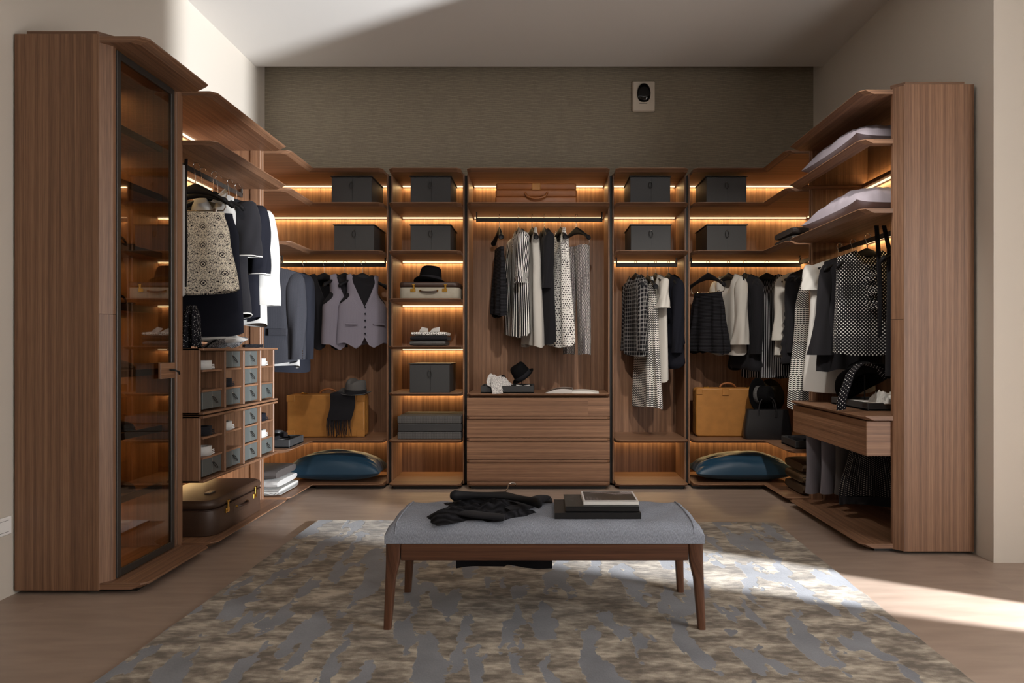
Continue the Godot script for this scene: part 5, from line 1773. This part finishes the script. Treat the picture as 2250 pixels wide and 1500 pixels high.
	var hem := garment({"len": .06, "w": [[0, .20], [1, .195]], "d": [[0, .07], [1, .068]], "nw": 0.0, "slope": .0, "nf": 0.0, "nb": 0.0, "folds": 9, "amp": .01})
	part("hem", hem, M.black_cloth, kn).position = Vector3(0.0, -.335, 0)

func shoe(label: String, at: Vector3, turn: float, kind: int, m: Material) -> Node3D:
	# kind 0 ankle boot, 1 high-heeled sandal, 2 lace-up
	var o := thing(["ankle_boot", "heeled_sandal", "lace_up_shoe"][kind], label, "shoe", at, turn)
	var L := .25
	var rings := []
	var heel: float = [.03, .085, .022][kind]
	for i in 13:
		var t := i / 12.0
		var wv: float = prof([[0, .026], [.15, .032], [.4, .029], [.72, .042], [.92, .034], [1, .012]], t)
		var hv: float = prof([[0, .075], [.25, .075], [.5, .06], [.75, .045], [.95, .03], [1, .012]], t) if kind != 1 else .012
		var lift: float = heel * (1 - smoothstep(.12, .62, t))
		var ring := []
		for j in 14:
			var a := TAU * j / 14
			ring.append(Vector3(cos(a) * wv, lift + .010 + hv / 2 + sin(a) * hv / 2, -L / 2 + L * t))
		ring.reverse()
		rings.append(ring)
	var b := MB.new()
	b.loft(rings)
	part("upper" if kind != 1 else "insole", b, m, o)
	var s := MB.new()
	var so := []
	for i in 13:
		var t := i / 12.0
		var wv: float = prof([[0, .027], [.15, .034], [.4, .027], [.72, .044], [.92, .036], [1, .014]], t)
		var lift: float = heel * (1 - smoothstep(.12, .62, t))
		var ring := []
		for p in [[-1, 0], [1, 0], [1, 1], [-1, 1]]:
			ring.append(Vector3(p[0] * wv, lift + .010 * p[1], -L / 2 + L * t))
		so.append(ring)
	s.loft(so)
	part("sole", s, M.black, o)
	var h := MB.new()
	if kind == 1:
		h.tube([Vector3(0, heel, -.105), Vector3(0, heel * .4, -.108), Vector3(0, 0, -.112)], .016, .006, 8)
	else:
		h.box(Vector3(0, heel / 2, -.09), Vector3(.054, heel, .06), 1, .004)
	part("heel", h, M.black, o)
	if kind == 0:
		var sh := MB.new()
		var rr := []
		for i in 9:
			var t := i / 8.0
			var ring := []
			for j in 16:
				var a := TAU * j / 16
				ring.append(Vector3(cos(a) * lerpf(.036, .046, t), heel + .06 + t * .10, -.06 + sin(a) * lerpf(.05, .058, t) - .01 * t))
			ring.reverse()
			rr.append(ring)
		rr.reverse()
		for r in rr:
			r.reverse()
		sh.loft(rr, false)
		part("shaft", sh, m, o)
	elif kind == 1:
		for q in [[.06, .035, .045], [-.085, .12, .036]]:
			var st := MB.new()
			var pts := []
			for i in 13:
				var a := PI * i / 12.0 if q[0] > 0 else TAU * i / 12.0
				if q[0] > 0:
					pts.append(Vector3(cos(a) * .044, .014 + sin(a) * .04, q[0]))
				else:
					pts.append(Vector3(cos(a) * q[2], q[1] + .03 + .012 * sin(a), q[0] + .01 + sin(a) * .04))
			st.tube(pts, .005, .005, 6, 1.6)
			part("strap", st, m, o)
		var bk := MB.new()
		bk.tube([Vector3(0, heel, -.12), Vector3(0, heel + .07, -.122)], .007, .006, 6, 2.0)
		part("strap", bk, m, o)
	else:
		for i in 4:
			part("lace", bx(Vector3(0, .078 - i * .008, .0 + i * .018), Vector3(.034, .004, .005), 0, .001), M.black_cloth, o)
	return o

func shoe_cabinet() -> void:
	var zc := [-3.42, -3.57]
	var lv := [1.652, 1.352, 1.022, .712, .402]
	var ks := [1, 1, 0, 2, 0]
	var nm := ["heeled black sandal", "strappy black sandal", "gold-trimmed black ankle boot", "black lace-up shoe", "dark brown ankle boot"]
	var sh := ["on the third shelf from the top", "on the fourth shelf from the top", "on the fifth shelf from the top", "on the sixth shelf from the top", "on the lowest shelf"]
	for i in 5:
		for k in 2:
			var o := shoe(["near ", "far "][k] + nm[i] + " " + sh[i] + " of the glass cabinet", Vector3(-2.22, lv[i], zc[k]), 84 + 8 * k, ks[i], M.brown_dark if i == 4 else M.hide)
			if i == 2:
				var g := MB.new()
				g.tube([Vector3(.047, .15, -.05), Vector3(.049, .12, -.02), Vector3(.047, .10, .0)], .004, .004, 6)
				g.tube([Vector3(-.047, .15, -.05), Vector3(-.049, .12, -.02), Vector3(-.047, .10, .0)], .004, .004, 6)
				part("trim", g, M.brass, o, "gold trim")

func bench() -> void:
	var c := Vector3(.012, 0, -3.005)
	var o := thing("bench", "long bench with grey upholstered seat and walnut legs standing on the rug", "bench", c + Vector3(0, .016, 0))
	var W := 1.275
	var D := .44
	for sx in [-1, 1]:
		for sz in [-1, 1]:
			var m := MB.new()
			var rings := []
			for q in [[0.0, .030, .030, 0.008], [.20, .040, .036, .002], [.275, .056, .042, .0], [.342, .062, .044, .0]]:
				var ring := []
				var ox: float = sx * (W / 2 - .001 + q[3] - q[1] / 2)
				var oz: float = sz * (D / 2 - .001 + q[3] - q[2] / 2)
				for p in rounded_rect(q[1], q[2], .008, 3):
					ring.append(Vector3(ox + p.x, q[0], oz + p.y))
				ring.reverse()
				rings.append(ring)
			m.loft(rings)
			for i in m.uv.size():
				m.uv[i] = m.uv[i] * Vector2(1.1, .38)
			part("leg", m, M.wood_bench, o)
	for sz in [-1, 1]:
		part("apron", bx(Vector3(0, .308, sz * (D / 2 - .014)), Vector3(W - .124, .068, .024), 0, .002), M.wood_bench, o)
	for sx in [-1, 1]:
		part("apron", bx(Vector3(sx * (W / 2 - .014), .308, 0), Vector3(.024, .068, D - .088), 2, .002), M.wood_bench, o)
	# seat: crowned cushion with shallow tufting and a welt at each end
	var s := MB.new()
	var rows := []
	var rc := .052
	var xs := edge_steps(W / 2 + .003, rc, 40)
	var zs := edge_steps(D / 2 + .003, rc, 28)
	xs.push_front(xs[0])
	xs.append(xs[-1])
	zs.push_front(zs[0])
	zs.append(zs[-1])
	for i in xs.size():
		var x: float = xs[i]
		var row := PackedVector3Array()
		for j in zs.size():
			var z: float = zs[j]
			var ex := sqrt(maxf(0, 1 - pow(maxf(0, absf(x) - (W / 2 + .003 - rc)) / rc, 2)))
			var ez := sqrt(maxf(0, 1 - pow(maxf(0, absf(z) - (D / 2 + .003 - rc)) / rc, 2)))
			var tuft := .0045 * cos((x / W + .5) * TAU * 7) * cos(z / D * TAU * 2.2) * ex * ez
			var y := .374 + .043 * ex * ez + .012 * (1 - pow(2 * z / D, 2)) * ex * ez + tuft
			if i == 0 or j == 0 or i == xs.size() - 1 or j == zs.size() - 1:
				y = .343
			row.append(Vector3(x, y, z))
		rows.append(row)
	s.grid(rows, 1, 1, false)
	part("seat", s, M.bench_cloth, o)
	for sx in [-1, 1]:
		var w := MB.new()
		var pts := []
		for j in 25:
			var v := j / 12.0 - 1
			var z := v * (D / 2 + .002)
			var ez := sqrt(maxf(0, 1 - pow(maxf(0, absf(z) - (D / 2 + .003 - rc)) / rc, 2)))
			pts.append(Vector3(sx * (W / 2 - rc * .75), .375 + .0425 * ez + .012 * (1 - v * v) * ez, z))
		w.tube(pts, .0032, .0032, 6)
		part("welt", w, M.bench_cloth, o)
	# books
	var by := .428
	var b1 := book("large black book at the bottom of the pile on the bench", Vector3(0.2314, by, -2.985), .355, .26, .036, M.book_black, -1)
	var b2 := book("dark photo book in the middle of the pile on the bench", Vector3(0.2504, by + .037, -2.99), .305, .235, .022, M.book_dark, 0)
	var b3 := book("white-bordered book with a black and white portrait cover on top of the pile", Vector3(0.2882, by + .060, -2.99), .23, .20, .018, M.book_cover, 1)
	# black blouse with its hanger, thrown over the bench
	var cl := thing("blouse", "black knit top lying crumpled over the bench seat and its back edge", "blouse", Vector3.ZERO)
	var fm := MB.new()
	var nz := noise(1.0, 99, 3)
	var fr := []
	for i in 49:
		var u := i / 48.0
		var row := PackedVector3Array()
		for j in 49:
			var v := j / 48.0
			var a := (u - .5) * 2
			var b := (v - .5) * 2
			# outline: broad at the left, a sleeve reaching back to the right
			var x := -.245 + a * (.20 + .03 * sin(b * 4)) + .02 * nz.get_noise_2d(b * 3, 5)
			var zz := -2.985 + b * (.155 - .03 * a + .025 * sin(a * 5)) - .02 * a
			var edge := (1 - pow(absf(a), 6)) * (1 - pow(absf(b), 6))
			var y := .436 + .022 * edge + .03 * edge * absf(nz.get_noise_2d(a * 1.3 + b * .8, b * 1.6 - a)) + .012 * edge * sin(b * 7 + a * 3)
			row.append(Vector3(x, y, zz))
		fr.append(row)
	fm.grid(fr, 1, 1, false)
	part("body", fm, M.ribbed, cl)
	var sl := MB.new()
	var sp := []
	for q in [Vector3(-.16, .452, -2.95), Vector3(-.10, .456, -3.0), Vector3(-.05, .46, -3.06), Vector3(-.01, .466, -3.12), Vector3(.005, .462, -3.17)]:
		sp.append(q)
	sl.tube(sp, .06, .04, 14, .26)
	part("sleeve", sl, M.black_cloth, cl)
	var s2 := MB.new()
	s2.tube([Vector3(-.39, .452, -2.98), Vector3(-.33, .456, -2.90), Vector3(-.25, .458, -2.845), Vector3(-.15, .452, -2.84)], .05, .045, 14, .2)
	part("sleeve", s2, M.black_cloth, cl)
	var dr := MB.new()
	var rr := []
	for i in 15:
		var t := i / 14.0
		var row := PackedVector3Array()
		for j in 33:
			var u := j / 32.0
			var y := .445 - .335 * maxf(0, t - .2) / .8
			var z := -3.12 - .135 * minf(1, t / .22) - .006 * sin(u * 14)
			row.append(Vector3(-.40 + .45 * u, y + (.012 * sin(u * 5) + (.01 if u > .5 else 0.0)) * t, z))
		rr.append(row)
	dr.grid(rr, 1, 1, true)
	part("skirt_part", dr, M.black_cloth, cl)
	var h := hanger("black hanger lying on the crumpled black top on the bench", Vector3(-.165, .502, -3.06), 0)
	h.basis = Basis(Vector3(.955, -.02, .29).normalized(), Vector3(.29, .22, -.93).normalized(), Vector3(.955, -.02, .29).cross(Vector3(.29, .22, -.93)).normalized()).orthonormalized()

func edge_steps(h: float, r: float, n: int) -> Array:
	# positions from -h to h, close together near both ends
	var o := []
	for i in 9:
		o.append(-h + r * (1 - cos(PI / 2 * i / 8.0)))
	for i in range(1, n):
		o.append(lerpf(-h + r, h - r, float(i) / n))
	for i in 9:
		o.append(h - r * (1 - cos(PI / 2 * (8 - i) / 8.0)))
	return o

func book(label: String, at: Vector3, w: float, d: float, h: float, cover: Material, kind: int) -> Node3D:
	var o := thing("book", label, "book", at)
	part("pages", bx(Vector3(0, h / 2, -.003), Vector3(w - .008, h - .006, d - .010), 0, .001), M.book_black if kind < 0 else M.paper, o)
	var edge: Material = M.paper if kind > 0 else M.book_black
	var c := MB.new()
	c.box(Vector3(0, .0015, 0), Vector3(w, .003, d), 0, .0008)
	c.box(Vector3(0, h / 2, d / 2 - .002), Vector3(w, h, .004), 0, .001)
	part("cover", c, edge, o)
	var t := MB.new()
	t.box(Vector3(0, h - .0015, 0), Vector3(w, .003, d), 0, .0008)
	part("cover", t, edge, o)
	var f := MB.new()
	var y := h + .0006
	f.quad(Vector3(-w / 2 + .001, y, d / 2 - .001), Vector3(w / 2 - .001, y, d / 2 - .001), Vector3(w / 2 - .001, y, -d / 2 + .001), Vector3(-w / 2 + .001, y, -d / 2 + .001), Vector2(0, 1), Vector2(1, 1), Vector2(1, 0), Vector2(0, 0))
	if kind >= 0:
		part("cover_print", f, cover, o)
	return o

func rug_and_wall() -> void:
	var o := thing("rug", "large rug with worn grey and taupe pattern under the bench", "rug", Vector3(-.012, 0, -2.9))
	o.rotation.y = -.022
	var m := MB.new()
	var W := 2.965
	var z0 := 1.7
	var z1 := -1.615
	var N := 60
	var nz := noise(3.0, 5, 2)
	var rows := []
	for i in N + 1:
		var t := float(i) / N
		var row := PackedVector3Array()
		for j in N + 1:
			var u := float(j) / N
			var x := lerpf(-W / 2, W / 2, u)
			var z := lerpf(z1, z0, t)
			if j == 0 or j == N:
				x += nz.get_noise_2d(z * 3, j) * .006
			if i == 0 or i == N:
				z += nz.get_noise_2d(x * 3, i) * .006
			row.append(Vector3(x, .016, z))
		rows.append(row)
	var uvs := []
	for r in rows:
		var l := PackedVector2Array()
		for p in r:
			l.append(Vector2((p.x + W / 2) / W, (p.z - z1) / (z0 - z1)))
		uvs.append(l)
	m.grid(rows, 1, 1, true, uvs)
	var low := []
	for side in [rows[0], rows[N]]:
		var a := PackedVector3Array()
		for p in side:
			a.append(Vector3(p.x, 0.001, p.z))
		m.grid([side, a], 1, 1, side == rows[0])
	for j in [0, N]:
		var a := PackedVector3Array()
		var b := PackedVector3Array()
		for r in rows:
			a.append(r[j])
			b.append(Vector3(r[j].x, .001, r[j].z))
		m.grid([a, b], 1, 1, j == N)
	part("pile", m, M.rug, o)
	# detector on the back wall
	var d := thing("motion_detector", "small pale alarm detector with black lens high on the papered back wall", "detector", Vector3(0.8989, 3.3482, -6.149))
	part("housing", bx(Vector3(0, 0, .016), Vector3(.196, .268, .03), 1, .008), M.plastic, d)
	var lm := MB.new()
	var rings := []
	for q in [[1.0, .031], [.97, .042], [.82, .052], [.5, .057], [.1, .058]]:
		var ring := []
		for i in 28:
			var a := TAU * i / 28
			var sx := cos(a)
			var sy := sin(a)
			var px: float = .060 * signf(sx) * pow(absf(sx), .75) * (1.0 - .22 * clampf(sy, 0, 1))
			var py: float = .082 * signf(sy) * pow(absf(sy), .75)
			ring.append(Vector3(px * q[0], .03 + py * q[0], q[1]))
		rings.append(ring)
	lm.loft(rings)
	part("lens", lm, M.gloss_black, d)
	part("slot", bx(Vector3(-.005, -.065, .0315), Vector3(.07, .003, .002), 0, 0.0), M.black, d)
	# socket plate on the left wall
	var s := thing("socket_plate", "white socket plate with three pin holes low on the left wall", "socket", Vector3(LW + .002, 0.3292, -3.085), 90)
	part("plate", bx(Vector3(0, 0, .005), Vector3(.23, .083, .010), 0, .005), M.white_plastic, s)
	for y in [-.026, .026]:
		part("groove", bx(Vector3(0, y, .0102), Vector3(.19, .0015, .001), 0, 0.0), M.box, s)
	for y in [-.014, 0, .014]:
		var h := MB.new()
		h.tube([Vector3(-.075, y, .009), Vector3(-.075, y, .0108)], .0032, -1, 8)
		part("pin_hole", h, M.black, s)
